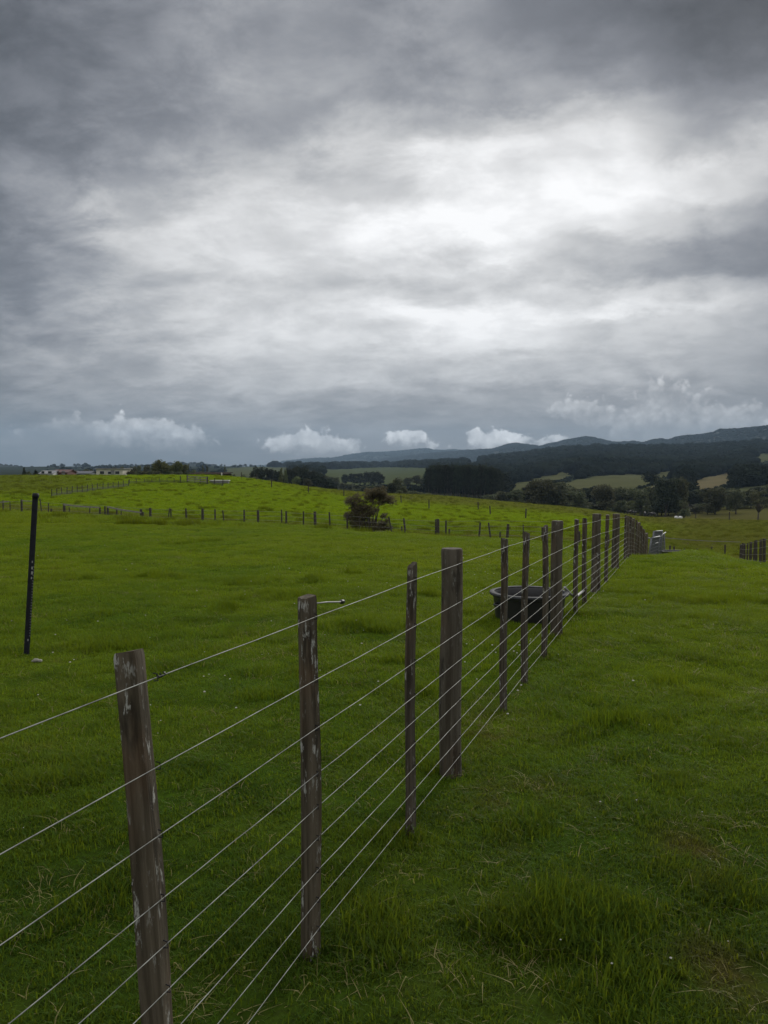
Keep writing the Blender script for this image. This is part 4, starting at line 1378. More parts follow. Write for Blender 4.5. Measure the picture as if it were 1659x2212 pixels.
for nm, (rx, ry, rz, T), N1, lab in (('range_forest', RB, 30000, 'dark forest covering the nearer blue range and its ridge line'), ('distant_forest', RA, 9000, 'hazy forest on the farther blue range'), ('skyline_scrub', RC, 1300, 'scrub and small trees on the low hills at the left skyline')):
    i = RNG.integers(0, rx.shape[0] - 1, N1); j = RNG.integers(0, rx.shape[1] - 1, N1)
    w = np.where(RNG.random(N1) < .3, 1, 0)
    i = np.where(w == 1, 45 + RNG.integers(-2, 2, N1), i)
    a, b = RNG.random(N1), RNG.random(N1)
    mixg = lambda G: (G[i, j] * (1 - a) + G[i + 1, j] * a) * (1 - b) + (G[i, j + 1] * (1 - a) + G[i + 1, j + 1] * a) * b
    x, y, z = mixg(rx), mixg(ry), mixg(rz)
    kk = z > -10
    x, y, z = x[kk], y[kk], z[kk]; n = len(x)
    s = (8 + 7 * RNG.random(n)) * (1.0 if nm != 'skyline_scrub' else (.35 + .9 * RNG.random(n) ** 3)) * np.clip(y / 4200, .7, 1.8)
    scatter(nm, far_vars, np.stack([x, y, z - .3 * s], 1), np.stack([s * 1.5, s * 1.5, s], 1), np.stack([np.zeros(n), np.zeros(n), RNG.uniform(0, 6.28, n)], 1), RNG.integers(3, 8, n), lab, 'forest')

# ------------------------------------------------------------------ buildings
def house(name, px, d, row_top, wpx, depth, wall, roof, label, rise=.9, windows=(), door=None, flat=False, base=None):
    p = at(px, 1015, d); W = wpx / FPX * d
    g0 = gz(p.x, d) if base is None else base
    Hh = max(1.8, EYE - (row_top - 1015) / FPX * d - g0)
    root = thing(name, (p.x, d, g0), label, 'building')
    eave = Hh - rise
    mb = MB()
    mb.loft([[(-W / 2, -depth / 2, z), (W / 2, -depth / 2, z), (W / 2, depth / 2, z), (-W / 2, depth / 2, z)] for z in (-1.0, eave)])
    if not flat:
        for s in (-1, 1):
            xx = s * (W / 2 - .01)
            mb.add([(xx, -depth / 2 + .05, eave - .002), (xx, depth / 2 - .05, eave - .002), (xx, 0, Hh - .12)], [(0, 1, 2)])
    mb.build('wall', wall, root)
    mb = MB()
    o_ = .35
    if flat:
        mb.box(-W / 2 - o_, W / 2 + o_, -depth / 2 - o_, depth / 2 + o_, eave + .003, Hh)
    else:
        for s in (-1, 1):
            mb.add([(-W / 2 - o_, s * (depth / 2 + o_), eave - .1), (W / 2 + o_, s * (depth / 2 + o_), eave - .1), (W / 2 + o_, 0, Hh), (-W / 2 - o_, 0, Hh),
                    (-W / 2 - o_, s * (depth / 2 + o_), eave), (W / 2 + o_, s * (depth / 2 + o_), eave), (W / 2 + o_, 0, Hh + .1), (-W / 2 - o_, 0, Hh + .1)],
                   [(0, 1, 2, 3), (4, 7, 6, 5), (0, 4, 5, 1), (0, 3, 7, 4), (1, 5, 6, 2)])
    mb.build('roof', roof, root)
    for f, wz, ww, wh in windows:
        xx = (f - .5) * W
        mb = MB(); mb.box(xx - ww / 2, xx + ww / 2, -depth / 2 - .06, -depth / 2 - .01, wz, wz + wh)
        w_ = mb.build('window', M_WHITEW, root)
        mb = MB(); mb.box(xx - ww / 2 + .08, xx + ww / 2 - .08, -depth / 2 - .08, -depth / 2 - .063, wz + .08, wz + wh - .08)
        mb.build('pane', M_GLASS, w_)
    if door:
        xx = (door - .5) * W
        mb = MB(); mb.box(xx - .5, xx + .5, -depth / 2 - .06, -depth / 2 - .01, -.05, 2.0); mb.build('door', M_GREYROOF, root)
    return root


house('white_cottage', 109, 232, 1017, 27, 6, M_WHITEW, M_GREYROOF, 'small white cottage with grey roof on the left skyline beside a red shed', .8, ((.25, .9, 1.0, .9), (.8, .9, 1.2, .9)))
house('red_shed', 139, 236, 1015, 32, 7, M_REDW, plain('rust_red_roof', (.085, .033, .028), .6, 0, .2, 1.0), 'rusty red shed on the left skyline between the white cottage and a grey shed', .7, ((.3, .8, .8, .7),), .75)
house('grey_shed', 178, 262, 1018, 48, 8, plain('grey_shed_wall', (.11, .12, .14), .7, 0, .2, 1), M_DARKROOF, 'long dark grey shed on the left skyline between the red shed and the cream building', .7, ((.2, 1.0, 1.4, .8), (.7, 1.0, 1.4, .8)))
house('cream_building', 246, 216, 1011.5, 56, 7, M_CREAM, M_GREYROOF, 'long cream building with flat roof on the left skyline, largest on the hilltop', .28, ((.22, .9, 1.3, .9), (.5, .9, 1.0, .8), (.8, .9, 1.3, .9)), .62, True)
p = at(455, 1030, 186)
root = thing('open_shed', (p.x, p.y, gz(p.x, p.y) - 1.0), 'long low brown open-fronted shed dug in behind the right brow of the slope', 'building', None, -.22)
h0 = 2.1
mb = MB(); mb.box(-4.4, 4.4, 1.7, 1.85, -2, h0 - .1); mb.box(-4.4, -4.25, -1.2, 1.69, -2, h0 - .1); mb.build('wall', M_BROWNW, root)
mb = MB(); mb.loft([[(-4.7, -1.6, h0 - .25), (4.7, -1.6, h0 - .25), (4.7, 2.1, h0 + .12), (-4.7, 2.1, h0 + .12)], [(-4.7, -1.6, h0 - .15), (4.7, -1.6, h0 - .15), (4.7, 2.1, h0 + .22), (-4.7, 2.1, h0 + .22)]]); mb.build('roof', M_SHEDROOF, root)
for k in range(6):
    xx = -4.2 + k * 1.68
    mb = MB(); mb.box(xx - .07, xx + .07, -1.3, -1.16, -2, h0 - .25); mb.build('pillar', M_BROWNW, root)
p = at(479, 1038, 172)
mb = post_mesh('square', .95, .22, 900, .4); o = mb.build('white_post', M_CONC, None, True, 40); o.location = (p.x, p.y, gz(p.x, p.y))
tag(o, 'single pale post standing in front of the open-fronted shed', 'post')
house('pale_cottage', 508, 330, 1036, 22, 6, M_WHITEW, M_GREYROOF, 'small pale cottage half hidden behind the right shoulder of the slope', .9, ((.3, .8, 1.2, .9),), None, False, EYE - (1046 - 1015) / FPX * 330)
FH = [(1205, 1004, 1500, 11, 1), (1178, 1009, 1450, 8, 0), (1160, 1012, 1350, 16, 2), (1253, 997, 1750, 9, 0), (1383, 1007, 1350, 8, 0), (1415, 1004, 1450, 9, 1), (1434, 1003, 1450, 10, 0), (1318, 1009, 1250, 8, 0), (1135, 1013, 1300, 8, 1)]
for i, (px, row, d, w, c_) in enumerate(sorted(FH)):
    p = at(px, row, d); g0 = gz(p.x, d)
    root = house('farmhouse', px, d, row - 4, w, 7, (M_WHITEW, M_CREAM, M_GALV)[c_], (M_GREYROOF, M_DARKROOF, M_GREYROOF)[c_],
                 f'{nth(i + 1)} tiny pale farmhouse from the left in the dark bush below the range', 1.6, ((.25, .9, 1.4, 1.1), (.7, .9, 1.4, 1.1)), None, False, p.z - 1.0)
    root['group'] = 'far farmhouses in the bush'

# ------------------------------------------------------------------ cattle and bales in the far field
def cow_mesh():
    V_ = [(0, 0, 1.05), (.55, 0, 1.1), (-.6, 0, 1.1), (.9, 0, 1.28), (1.15, 0, 1.42), (1.42, 0, 1.25), (-.85, 0, 1.15), (-.98, 0, .6),
          (.55, .2, .62), (.55, .2, .05), (.55, -.2, .62), (.62, -.2, .05), (-.62, .2, .66), (-.70, .2, .36), (-.64, .2, .05), (-.62, -.2, .66), (-.70, -.2, .36), (-.64, -.2, .05), (1.1, .16, 1.46), (1.1, -.16, 1.46), (.3, 0, 1.0), (-.3, 0, 1.0)]
    E_ = [(0, 20), (20, 1), (0, 21), (21, 2), (1, 3), (3, 4), (4, 5), (2, 6), (6, 7), (1, 8), (8, 9), (1, 10), (10, 11), (2, 12), (12, 13), (13, 14), (2, 15), (15, 16), (16, 17), (4, 18), (4, 19)]
    R_ = [.36, .36, .33, .22, .15, .09, .10, .03, .10, .055, .10, .055, .13, .07, .055, .13, .07, .055, .03, .03, .37, .37]
    me = bpy.data.meshes.new('cow'); me.from_pydata(V_, E_, []); me.update()
    o = bpy.data.objects.new('cow', me); C.objects.link(o)
    sm = o.modifiers.new('skin', 'SKIN'); o.modifiers.new('sub', 'SUBSURF').levels = 1
    for i, r in enumerate(R_):
        me.skin_vertices[0].data[i].radius = (r, r)
    me.skin_vertices[0].data[0].use_root = True
    dg = bpy.context.evaluated_depsgraph_get()
    m2 = bpy.data.meshes.new_from_object(o.evaluated_get(dg))
    bpy.data.objects.remove(o)
    m2.materials.clear(); m2.materials.append(M_COW)
    m2.polygons.foreach_set('use_smooth', [True] * len(m2.polygons))
    return m2


cm = cow_mesh()
for i, (px, d, rz) in enumerate([(1361, 255, .3), (1371, 258, 2.9), (1395, 240, 1.4), (1406, 244, .2), (1412, 243, 3.0)]):
    o = bpy.data.objects.new('cow', cm); C.objects.link(o)
    p = at(px, 1015, d); o.location = (p.x, d, gz(p.x, d)); o.rotation_euler = (0, 0, rz)
    tag(o, nth(i + 1) + ' black cow from the left grazing along the edge of the far field', 'cow', 'black cattle in the far field')
for i, px in enumerate((1463, 1472)):
    p = at(px, 1015, 222); r = .42
    mb = MB(); mb.lathe([(0, -.42), (r * .85, -.42), (r, -.36), (r * 1.02, 0), (r, .36), (r * .85, .42), (0, .42)], 20)
    o = mb.build('wrapped_bale', M_BALE, None, True, 40); o.rotation_euler = (PI / 2, 0, .3); o.location = (p.x, 222, gz(p.x, 222) + .42)
    tag(o, ('left', 'right')[i] + ' one of two small white wrapped bales under a dark shrub', 'bale', 'white bales')

# ------------------------------------------------------------------ grass
def tuft_mesh(name, seed, n, rad, h0, h1, wid, lean, straw=.02, segs=3, shift=0.0):
    g = np.random.default_rng(seed)
    a = g.uniform(0, 2 * PI, n); r = rad * np.sqrt(g.random(n))
    bx, by = r * np.cos(a), r * np.sin(a)
    h = h0 + (h1 - h0) * g.random(n) ** 1.4
    dirn = g.uniform(0, 2 * PI, n)
    bend = lean * h * (.3 + g.random(n))
    w = wid * (.6 + .8 * g.random(n))
    tone = g.random(n) * .9 + shift
    st = g.random(n) < straw
    tone[st] = 1.0
    bend[st] *= 1.8
    dx, dy = np.cos(dirn), np.sin(dirn)
    vs, col = [], []
    for k in range(segs + 1):
        t = k / segs
        ox = bx + dx * bend * t * t; oy = by + dy * bend * t * t
        oz = h * (t - .28 * (bend / np.maximum(h, 1e-6)) ** 1.0 * t * t).clip(-.2, 1)
        ww = w * (1 - t) ** .7 * .5 if k < segs else w * 0.04
        vs.append(np.stack([ox - dy * ww, oy + dx * ww, oz - (.012 if k == 0 else 0)], 1)); vs.append(np.stack([ox + dy * ww, oy - dx * ww, oz - (.012 if k == 0 else 0)], 1))
    V_ = np.stack(vs, 1)                     # n, 2*(segs+1), 3
    m = 2 * (segs + 1)
    f = []
    base = np.arange(n) * m
    for k in range(segs):
        f.append(np.stack([base + 2 * k, base + 2 * k + 1, base + 2 * k + 3, base + 2 * k + 2], 1))
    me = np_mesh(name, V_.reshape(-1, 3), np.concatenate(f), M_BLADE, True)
    at_ = me.attributes.new('tone', 'FLOAT', 'POINT'); at_.data.foreach_set('value', np.repeat(tone, m).astype(np.float32))
    return me


GV = [tuft_mesh('tuft', 500 + k, 190, .15, .012, .040, .0042, .95, .015) for k in range(5)]          # short sward
GV += [tuft_mesh('tuft', 520 + k, 160, .13, .018, .058, .0044, 1.05, .05) for k in range(3)]            # rougher, with straw
GV += [tuft_mesh('tuft', 540 + k, 160, .12, .035, .10, .0050, .7, .01, 3, -.16) for k in range(3)]            # lush dung-patch clump
GV += [tuft_mesh('tuft', 560 + k, 34, .11, .02, .06, .0036, 1.3, .75) for k in range(2)]            # dead straw
GV += [tuft_mesh('tuft', 580 + k, 130, .16, .03, .09, .008, .8, .02, 2) for k in range(3)]          # coarse, for far off
GV += [tuft_mesh('tuft', 600 + k, 150, .15, .03, .09, .009, .7, .0, 2, -1.0) for k in range(3)]     # dark tussock          # coarse, for far off

LUSH = [(130, 1246, 60), (335, 1242, 60), (230, 1395, 55), (600, 1283, 70), (790, 1358, 60), (520, 1250, 70), (430, 1180, 60), (1596, 1292, 50), (1240, 2000, 190), (800, 2010, 60), (120, 1700, 90), (60, 1340, 50), (680, 1250, 60), (380, 1700, 60), (930, 1280, 50),
        (1450, 1290, 40), (1380, 1270, 40), (560, 1500, 80), (900, 1500, 70), (1500, 1700, 110), (1330, 1560, 60), (200, 1960, 110), (1160, 1780, 90), (480, 1320, 50), (760, 1230, 50), (1600, 1950, 100), (1480, 1480, 80), (1350, 2150, 110), (240, 1330, 50), (60, 1200, 50), (650, 1195, 60), (870, 1215, 50)]


def lush_field(x, y):
    z = np.zeros(x.shape)
    for px, py, w in LUSH:
        d = 1.6 * FPX / (py - 1015)
        cx_, cy_ = (px - CX) / FPX * d, d
        r = max(.16, w / FPX * d * .5)
        z = np.maximum(z, np.exp(-((x - cx_) ** 2 + ((y - cy_) / 1.3) ** 2) / (r * r)))
    f = fbm(x / 1.1, y / 1.1, 90, 3)
    return np.maximum(z, sstep(.45, .8, f) * .6)


DRYS = [(1085, 1565, 90), (1090, 1600, 60), (1130, 1740, 70), (1180, 1760, 50), (300, 1520, 60), (560, 1560, 50), (700, 2080, 90), (1600, 2130, 90), (1520, 1870, 60), (560, 1430, 60), (660, 1380, 40), (150, 1850, 60), (960, 1930, 60), (640, 1420, 50), (340, 2070, 60)]


def dry_field(x, y):
    z = np.zeros(x.shape)
    for px, py, w in DRYS:
        d = 1.6 * FPX / (py - 1015)
        r = w / FPX * d * .6
        z = np.maximum(z, np.exp(-((x - (px - CX) / FPX * d) ** 2 + ((y - d) / 1.4) ** 2) / (r * r)))
    return z


allP, allS, allR, allI = [], [], [], []


def ring(r0, r1, dens, scale, half, coarse=False, hmul=1.0):
    n = int(dens * half * (r1 * r1 - r0 * r0))
    a = RNG.uniform(-half, half, n); r = np.sqrt(RNG.uniform(r0 * r0, r1 * r1, n))
    x, y = r * np.sin(a), r * np.cos(a)
    z = ground(x, y)
    lu, dr = lush_field(x, y), dry_field(x, y)
    # hide tufts far below the crest: they could never be seen
    hn = 1 + .55 * fbm(x / .7, y / .7, 95, 3)
    s = scale * (.8 + .4 * RNG.random(n))
    kind = np.where(coarse, RNG.integers(13, 16, n), RNG.integers(0, 5, n))
    q = RNG.random(n)
    rough_ = sstep(.15, .6, fbm(x / 2.3, y / 2.3, 97, 3)) * sstep(2, 9, y)
    if not coarse:
        kind = np.where(q < .10 + .5 * rough_, RNG.integers(5, 8, n), kind)
        kind = np.where(RNG.random(n) < lu * .9, RNG.integers(8, 11, n), kind)
        kind = np.where(RNG.random(n) < .05 + .5 * dr, RNG.integers(11, 13, n), kind)
    hz = s * hmul * np.clip(hn, .35, 1.6) * (1 + .75 * np.clip(lu - .35, 0, 1)) * (.72 + .28 * sstep(3, 8, y))
    tus = fbm(x / .9, y / 1.6, 99, 3)
    if coarse:
        kind = np.where((tus > .36) & (y > 25), RNG.integers(16, 19, n), kind)
        hz = np.where(tus > .36, hz * 1.2, hz * .75)
    allP.append(np.stack([x, y, z - .002], 1)); allS.append(np.stack([s, s, hz], 1))
    allR.append(np.stack([RNG.normal(0, .06, n), RNG.normal(0, .06, n), RNG.uniform(0, 6.28, n)], 1)); allI.append(kind)


ring(.7, 6, 95, 1.0, 1.15)
ring(6, 13, 50, 1.05, .85)
ring(13, 30, 17, 1.35, .70)
ring(30, 70, 3.6, 1.7, .58, True, 1.5)
ring(70, 130, 2.2, 1.9, .55, True, 1.7)
ring(130, 240, .7, 2.6, .52, True, 1.8)
# a skirt of longer grass at the foot of the fence posts
for (x, y, g0, h, w, lean) in near_tops:
    n = 5 if y < 9 else 4
    a = RNG.uniform(0, 6.28, n); rr_ = w * .5 + .03 + .05 * RNG.random(n)
    xx, yy = x + rr_ * np.cos(a), y + rr_ * np.sin(a)
    s = .75 + .4 * RNG.random(n)
    allP.append(np.stack([xx, yy, ground(xx, yy)], 1)); allS.append(np.stack([s, s, s * .9], 1)); allR.append(np.stack([0 * a, 0 * a, a], 1)); allI.append(RNG.choice([5, 6, 7, 8, 9, 11], n))
# the rank dark clump in the foreground on the right, and a few smaller ones
for px, py, rad, n, hh in ((1240, 2000, .25, 32, 1.3), (800, 2030, .12, 6, 1.0), (1600, 1296, .5, 30, 1.5), (1450, 1292, .4, 16, 1.3), (230, 1397, .33, 16, 1.5), (335, 1244, .5, 18, 1.5), (130, 1248, .5, 18, 1.5), (600, 1285, .5, 22, 1.5), (790, 1360, .4, 20, 1.5), (520, 1252, .5, 18, 1.4)):
    d = 1.6 * FPX / (py - 1015); x0 = (px - CX) / FPX * d
    a = RNG.uniform(0, 6.28, n); r = rad * np.sqrt(RNG.random(n))
    xx, yy = x0 + r * np.cos(a) * 1.2, d + r * np.sin(a)
    s = .8 + .4 * RNG.random(n)
    allP.append(np.stack([xx, yy, ground(xx, yy) - .002], 1)); allS.append(np.stack([s, s, s * hh * (1.15 - .5 * r / rad)], 1))
    allR.append(np.stack([RNG.normal(0, .12, n), RNG.normal(0, .12, n), a], 1)); allI.append(RNG.integers(8, 11, n))
P = np.concatenate(allP)
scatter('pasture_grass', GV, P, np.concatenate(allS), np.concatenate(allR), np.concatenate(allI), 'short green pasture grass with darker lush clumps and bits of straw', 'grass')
print('grass tufts', len(P))

fl = MB()
for k in range(5):
    a = 2 * PI * k / 5
    c = (math.cos(a) * .006, math.sin(a) * .006, .0)
    fl.lathe([(0, -.006), (.006, -.002), (.006, .003), (0, .007)], 6, 1, 1, c)
FM = fl.mesh('clover_head', M_FLOWER, True)
fp = []
for (px, py, sx, sy, n) in ((1150, 1270, 70, 30, 30), (1010, 1180, 60, 25, 40), (900, 1400, 300, 160, 36), (300, 1400, 280, 170, 46), (1110, 1440, 60, 40, 14), (800, 1230, 300, 60, 50), (1450, 1900, 180, 160, 10)):
    for _ in range(n):
        d = 1.6 * FPX / (max(1130, py + random.gauss(0, sy)) - 1015)
        x = (px + random.gauss(0, sx) - CX) / FPX * d
        fp.append((x, d))
fp = np.array(fp)
n = len(fp)
zz = ground(fp[:, 0], fp[:, 1]) + .045 + .03 * RNG.random(n)
s = (.35 + .5 * RNG.random(n)) * np.where(fp[:, 1] < 5, .5, .9)
scatter('clover_flowers', [FM], np.stack([fp[:, 0], fp[:, 1], zz], 1), np.stack([s, s, s], 1), np.zeros((n, 3)), np.zeros(n, int), 'tiny white clover flowers sprinkled through the pasture grass', 'flowers')

# ------------------------------------------------------------------ sky and light
SUN_EL, SUN_AZ = math.radians(26), math.radians(27)      # azimuth from +Y towards +X
w = bpy.data.worlds.new('World'); bpy.context.scene.world = w
w.use_nodes = True
nt = w.node_tree; nt.nodes.clear(); Sk.nt = nt
out = nt.nodes.new('ShaderNodeOutputWorld'); bg = nt.nodes.new('ShaderNodeBackground')
bg.inputs['Strength'].default_value = .1
nt.links.new(bg.outputs[0], out.inputs['Surface'])
tc = nt.nodes.new('ShaderNodeTexCoord')
dirv = tc.outputs['Generated']
sx = nt.nodes.new('ShaderNodeSeparateXYZ'); nt.links.new(dirv, sx.inputs[0])
dx, dy, dz = (Sk(sx.outputs[k]) for k in range(3))
az = Sk.m('ARCTAN2', dx, dy)
el = Sk.m('ARCSINE', dz)
# the cloud deck lies level: look it up where the view ray meets it, so streaks flatten towards the horizon
inv = 1.0 / (Sk.m('MAXIMUM', dz, 0.0) + .30)
cv = nt.nodes.new('ShaderNodeCombineXYZ')
nt.links.new((dx * inv).v, cv.inputs[0]); nt.links.new((dy * inv).v, cv.inputs[1])
deck = cv.outputs[0]
rot = nt.nodes.new('ShaderNodeMapping'); rot.inputs['Rotation'].default_value = (0, 0, .35); rot.inputs['Scale'].default_value = (1.0, 1.25, 1)
nt.links.new(deck, rot.inputs['Vector']); deckr = rot.outputs[0]
n_big = noise_tex(deckr, 1.3, 3, .5)
n_big2 = noise_tex(deckr, 1.7, 3, .5, .3)
n_mid = noise_tex(deckr, 3.6, 6, .55, .25)
n_fin = noise_tex(deckr, 9.0, 5, .55, .2)
n_wsp = noise_tex(deckr, 5.2, 10, .66, .25)
n_wp2 = noise_tex(deck, 4.3, 10, .66, .2)
azw = az + (n_big - .5) * .16 + (n_wsp - .5) * .105
elw = el + (n_big2 - .5) * .070 + (n_wp2 - .5) * .078

# brightness of the overcast by bearing and height: rows of the photo sheet
ROWS = [1020, 985, 945, 900, 860, 815, 760, 715, 680, 640, 600, 560, 510, 460, 410, 360, 310, 260, 210, 150, 70, 0, -160, -420]
GRID = {
    -60: [0.476, 0.516, 0.577, 0.64, 0.7, 0.72, 0.74, 0.76, 0.76, 0.76, 0.76, 0.76, 0.76, 0.76, 0.76, 0.76, 0.76, 0.76, 0.76, 0.76, 0.78, 0.8, 0.84, 0.92],
    -38: [0.344, 0.37, 0.45, 0.5, 0.54, 0.54, 0.49, 0.49, 0.48, 0.48, 0.48, 0.48, 0.47, 0.45, 0.44, 0.43, 0.42, 0.42, 0.42, 0.42, 0.41, 0.4, 0.66, 0.92],
    -27: [0.344, 0.37, 0.45, 0.5, 0.54, 0.54, 0.49, 0.49, 0.48, 0.48, 0.48, 0.48, 0.47, 0.45, 0.44, 0.43, 0.42, 0.42, 0.42, 0.42, 0.41, 0.4, 0.66, 0.92],
    -22: [0.361, 0.44, 0.5, 0.58, 0.61, 0.63, 0.62, 0.63, 0.62, 0.61, 0.61, 0.62, 0.61, 0.6, 0.55, 0.49, 0.46, 0.45, 0.45, 0.46, 0.47, 0.47, 0.66, 0.92],
    -18: [0.369, 0.404, 0.474, 0.563, 0.62, 0.68, 0.72, 0.74, 0.73, 0.72, 0.74, 0.77, 0.77, 0.74, 0.68, 0.6, 0.55, 0.52, 0.52, 0.51, 0.53, 0.53, 0.66, 0.92],
    -9: [0.41, 0.456, 0.521, 0.601, 0.7, 0.76, 0.83, 0.85, 0.84, 0.84, 0.83, 0.85, 0.86, 0.86, 0.8, 0.72, 0.64, 0.64, 0.67, 0.63, 0.62, 0.61, 0.66, 0.92],
    -1: [0.443, 0.482, 0.539, 0.601, 0.68, 0.78, 0.82, 0.86, 0.9, 0.84, 0.78, 0.86, 0.95, 0.93, 0.82, 0.78, 0.78, 0.72, 0.63, 0.6, 0.58, 0.55, 0.66, 0.92],
    4: [0.459, 0.499, 0.539, 0.582, 0.66, 0.78, 0.9, 0.98, 0.97, 0.85, 0.8, 0.84, 0.97, 0.98, 0.9, 0.9, 0.9, 0.76, 0.64, 0.61, 0.62, 0.62, 0.66, 0.92],
    9: [0.467, 0.499, 0.53, 0.563, 0.64, 0.76, 0.9, 0.94, 0.98, 0.86, 0.8, 0.93, 1, 1, 0.95, 0.92, 0.9, 0.78, 0.62, 0.58, 0.54, 0.52, 0.66, 0.92],
    15: [0.467, 0.49, 0.512, 0.543, 0.62, 0.72, 0.78, 0.8, 0.94, 0.82, 0.7, 0.76, 0.92, 0.97, 0.93, 0.88, 0.86, 0.76, 0.6, 0.52, 0.44, 0.41, 0.42, 0.92],
    21: [0.467, 0.499, 0.539, 0.582, 0.64, 0.72, 0.76, 0.78, 0.88, 0.78, 0.6, 0.6, 0.74, 0.88, 0.86, 0.7, 0.66, 0.6, 0.5, 0.41, 0.36, 0.34, 0.42, 0.92],
    27: [0.426, 0.464, 0.521, 0.553, 0.58, 0.6, 0.64, 0.66, 0.72, 0.62, 0.5, 0.5, 0.58, 0.68, 0.76, 0.74, 0.66, 0.56, 0.43, 0.37, 0.32, 0.3, 0.42, 0.92],
    38: [0.426, 0.464, 0.521, 0.553, 0.58, 0.6, 0.64, 0.66, 0.72, 0.62, 0.5, 0.5, 0.58, 0.68, 0.76, 0.74, 0.66, 0.56, 0.43, 0.37, 0.32, 0.3, 0.42, 0.92],
    60: [0.476, 0.516, 0.577, 0.64, 0.7, 0.72, 0.74, 0.76, 0.76, 0.76, 0.76, 0.76, 0.76, 0.76, 0.76, 0.76, 0.76, 0.76, 0.76, 0.76, 0.78, 0.8, 0.84, 0.92]}


def el_of(row):
    v = pdir(CX, row)
    return math.asin(v.z / v.length)


E0, E1 = el_of(1020), el_of(-420)
t_el = (elw - E0) / (E1 - E0)
azs = sorted(GRID)
total = None
for i, a in enumerate(azs):
    cr = nt.nodes.new('ShaderNodeValToRGB'); cr.color_ramp.interpolation = 'EASE'
    els = cr.color_ramp.elements
    vals = GRID[a]
    pos = [(el_of(r) - E0) / (E1 - E0) for r in ROWS]
    els[0].position = pos[0]; els[0].color = (vals[0],) * 3 + (1,)
    els[1].position = pos[-1]; els[1].color = (vals[-1],) * 3 + (1,)
    for p_, v_ in list(zip(pos, vals))[1:-1]:
        e = els.new(p_); e.color = (v_, v_, v_, 1)
    nt.links.new(t_el.v, cr.inputs[0])
    c = Sk(cr.outputs[0])
    A_ = math.radians(a)
    lo = math.radians(azs[i - 1]) if i > 0 else None
    hi = math.radians(azs[i + 1]) if i < len(azs) - 1 else None
    wgt = None
    if lo is not None:
        wgt = smooth(lo, A_, azw)
    if hi is not None:
        dn = 1.0 - smooth(A_, hi, azw)
        wgt = dn if wgt is None else wgt * dn
    term = c * wgt
    total = term if total is None else total + term
band = smooth(-.01, .10, el)
V_ = total + ((n_mid - .5) * .16 + (n_fin - .5) * .13 + (smooth(.36, .66, n_wsp) - .5) * .085) * (band * .75 + .2)
V_ = V_ + Sk.m('MAXIMUM', V_ - .54, 0.0) * .09
V_ = Sk.m('MINIMUM', Sk.m('MAXIMUM', V_, .2), 1.03)

# low heaped clouds along the horizon
CUM = [(75, 930, 30, 14, 0.60), (160, 925, 36, 20, 0.64), (250, 938, 44, 25.3, 0.84), (308, 932, 48.4, 29.9, 0.83), (395, 948, 55, 20.7, 0.83), (350, 945, 49.5, 20.7, 0.83), (610, 960, 38, 17, 0.90), (664, 952, 32, 25, 0.90), (705, 962, 34, 18, 0.90), (752, 966, 28, 15, 0.90), (858, 944, 19, 13, 1.04), (895, 947, 22, 13, 1.04), (880, 955, 32, 12, 1.03), (944, 960, 14, 7, 0.87),
       (1016, 937, 14, 7, 0.99), (1058, 950, 34, 14, 1.03), (1098, 949, 36, 15, 1.02), (1080, 958, 36, 14, 1.01), (1200, 886, 26, 13, 0.79), (1248, 884, 36, 22, 0.81), (1285, 897, 30, 14, 0.73), (1432, 870, 46, 40, 0.73), (1400, 925, 70, 26, 0.76), (1490, 915, 90, 34, 0.73), (1650, 906, 60, 26, 0.75), (1200, 952, 40, 8, 0.85)]
nc1 = noise_tex(dirv, 38, 7, .62, .3)
nc2 = noise_tex(scaled(dirv, (1, 1, 1.15)), 85, 6, .62, .2)
nc3 = noise_tex(scaled(dirv, (1.1, 1, 1)), 47, 6, .62, .2)
aw = az + (nc3 - .5) * .034
ew = el + (nc2 - .5) * .016 + (nc1 - .5) * .026
def puffs(scale, sm):
    n = nt.nodes.new('ShaderNodeTexVoronoi'); n.feature = 'SMOOTH_F1'; n.inputs['Scale'].default_value = scale
    n.inputs['Smoothness'].default_value = sm
    jig = nt.nodes.new('ShaderNodeCombineXYZ')
    nt.links.new((dx + (nc2 - .5) * .02).v, jig.inputs[0]); nt.links.new((dy + (nc1 - .5) * .02).v, jig.inputs[1]); nt.links.new((dz + (nc3 - .5) * .02).v, jig.inputs[2])
    nt.links.new(jig.outputs[0], n.inputs['Vector'])
    return 1.0 - Sk(n.outputs['Distance']) * 1.25


pf = puffs(48, .35) * .6 + puffs(115, .3) * .4          # cauliflower heads
sumw, sumb, sumr = None, None, None
for px, py, rx, ry, b_ in CUM:
    v = pdir(px, py).normalized()
    a0, e0 = math.atan2(v.x, v.y), math.asin(v.z)
    qa = (aw - a0) * (FPX / rx * .8)
    qe = (ew - e0) * (FPX / ry * .8)
    gss = Sk.m('EXPONENT', (qa * qa + qe * qe) * -1.0)
    sumw = gss if sumw is None else sumw + gss
    t = gss * b_; r_ = gss * qe
    sumb = t if sumb is None else sumb + t
    sumr = r_ if sumr is None else sumr + r_
bright = sumb / (sumw + 1e-4)
rel = sumr / (sumw + 1e-4)                              # -1 at the foot of a heap, +1 at its head
alpha = smooth(.27, .62, sumw * .85 + (pf - .45) * .85 + (nc2 - .5) * .45)
alpha = alpha * smooth(.02, .22, sumw) * smooth(-1.25, .35, rel + (nc1 - .5) * .9) * .88
lit = bright - .03 + smooth(-.6, .9, rel) * .07 + (pf - .5) * .30 + (nc2 - .5) * .10
V2 = V_ * (1.0 - alpha) + lit * alpha
lin = Sk.m('MAXIMUM', V2, 0.02).pow(2.25) * 7.1
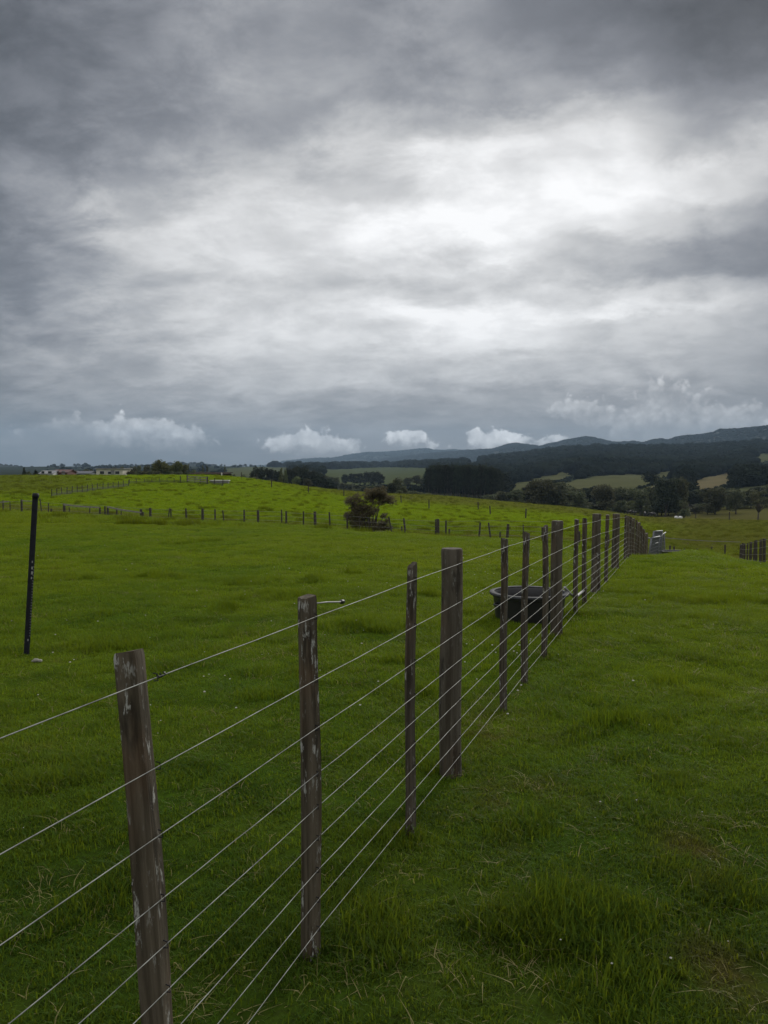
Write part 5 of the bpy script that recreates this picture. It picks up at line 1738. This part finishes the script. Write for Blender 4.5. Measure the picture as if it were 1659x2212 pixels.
# cool grey where the deck is thick, neutral where the light comes through
tint = mixc(smooth(.40, .86, V2), mixc(smooth(.0, .22, el), (1.04, .985, .97), (.92, .965, 1.09)), (1.0, 1.0, 1.005))
vm = nt.nodes.new('ShaderNodeVectorMath'); vm.operation = 'SCALE'
nt.links.new(tint, vm.inputs[0]); nt.links.new(lin.v, vm.inputs['Scale'])
sky = nt.nodes.new('ShaderNodeTexSky'); sky.sky_type = 'NISHITA'; sky.sun_disc = False
sky.sun_elevation = SUN_EL; sky.sun_rotation = SUN_AZ
# below the horizon the world is dull pasture
lowc = mixc(smooth(-.06, -.005, el), (.35, .42, .25), vm.outputs[0])
fin = mixc(.008, lowc, sky.outputs[0])
nt.links.new(fin, bg.inputs['Color'])
w.cycles.sampling_method = 'MANUAL'; w.cycles.sample_map_resolution = 1024

sun = bpy.data.lights.new('sun', 'SUN'); sun.energy = 1.5; sun.angle = math.radians(12); sun.color = (1.0, .96, .88)
so = bpy.data.objects.new('sun', sun); C.objects.link(so)
sd = Vector((math.sin(SUN_AZ) * math.cos(SUN_EL), math.cos(SUN_AZ) * math.cos(SUN_EL), math.sin(SUN_EL)))
so.rotation_euler = sd.to_track_quat('Z', 'Y').to_euler()
so.location = sd * 200

# ------------------------------------------------------------------ air between us and the ranges
HAZE = True
if HAZE:
    mb = MB(); mb.box(-12500, 12500, -300, 12800, -60, 620)
    hm = bpy.data.materials.new('haze_air'); hm.use_nodes = True
    hn_ = hm.node_tree; hn_.nodes.clear()
    ho = hn_.nodes.new('ShaderNodeOutputMaterial'); pv = hn_.nodes.new('ShaderNodeVolumePrincipled')
    pv.inputs['Color'].default_value = (.53, .75, 1.0, 1); pv.inputs['Density'].default_value = 7.2e-5
    pv.inputs['Anisotropy'].default_value = 0.0
    hn_.links.new(pv.outputs[0], ho.inputs['Volume'])
    h = mb.build('haze', hm); tag(h, 'thin bluish haze in the air over the whole valley', 'haze', None, 'stuff')

# ------------------------------------------------------------------ camera
cam = bpy.data.cameras.new('camera'); cam.sensor_fit = 'VERTICAL'; cam.sensor_height = 36.0; cam.lens = 36.0 * FPX / 2212.0
cam.clip_start = .05; cam.clip_end = 40000
cobj = bpy.data.objects.new('camera', cam); C.objects.link(cobj)
cobj.location = (0, 0, EYE); cobj.rotation_euler = (PI / 2 - PITCH, 0, 0)
sc = bpy.context.scene
sc.camera = cobj
sc.view_settings.view_transform = 'Standard'; sc.view_settings.look = 'None'; sc.view_settings.exposure = 0.5; sc.view_settings.gamma = 1.0
sc.cycles.max_bounces = 6; sc.cycles.diffuse_bounces = 3; sc.cycles.transmission_bounces = 4; sc.cycles.volume_bounces = 0; sc.cycles.transparent_max_bounces = 6
dupes = {k: v for k, v in USED.items() if len(v) > 1}
if dupes:
    print('SHARED LABELS', list(dupes.items())[:10])
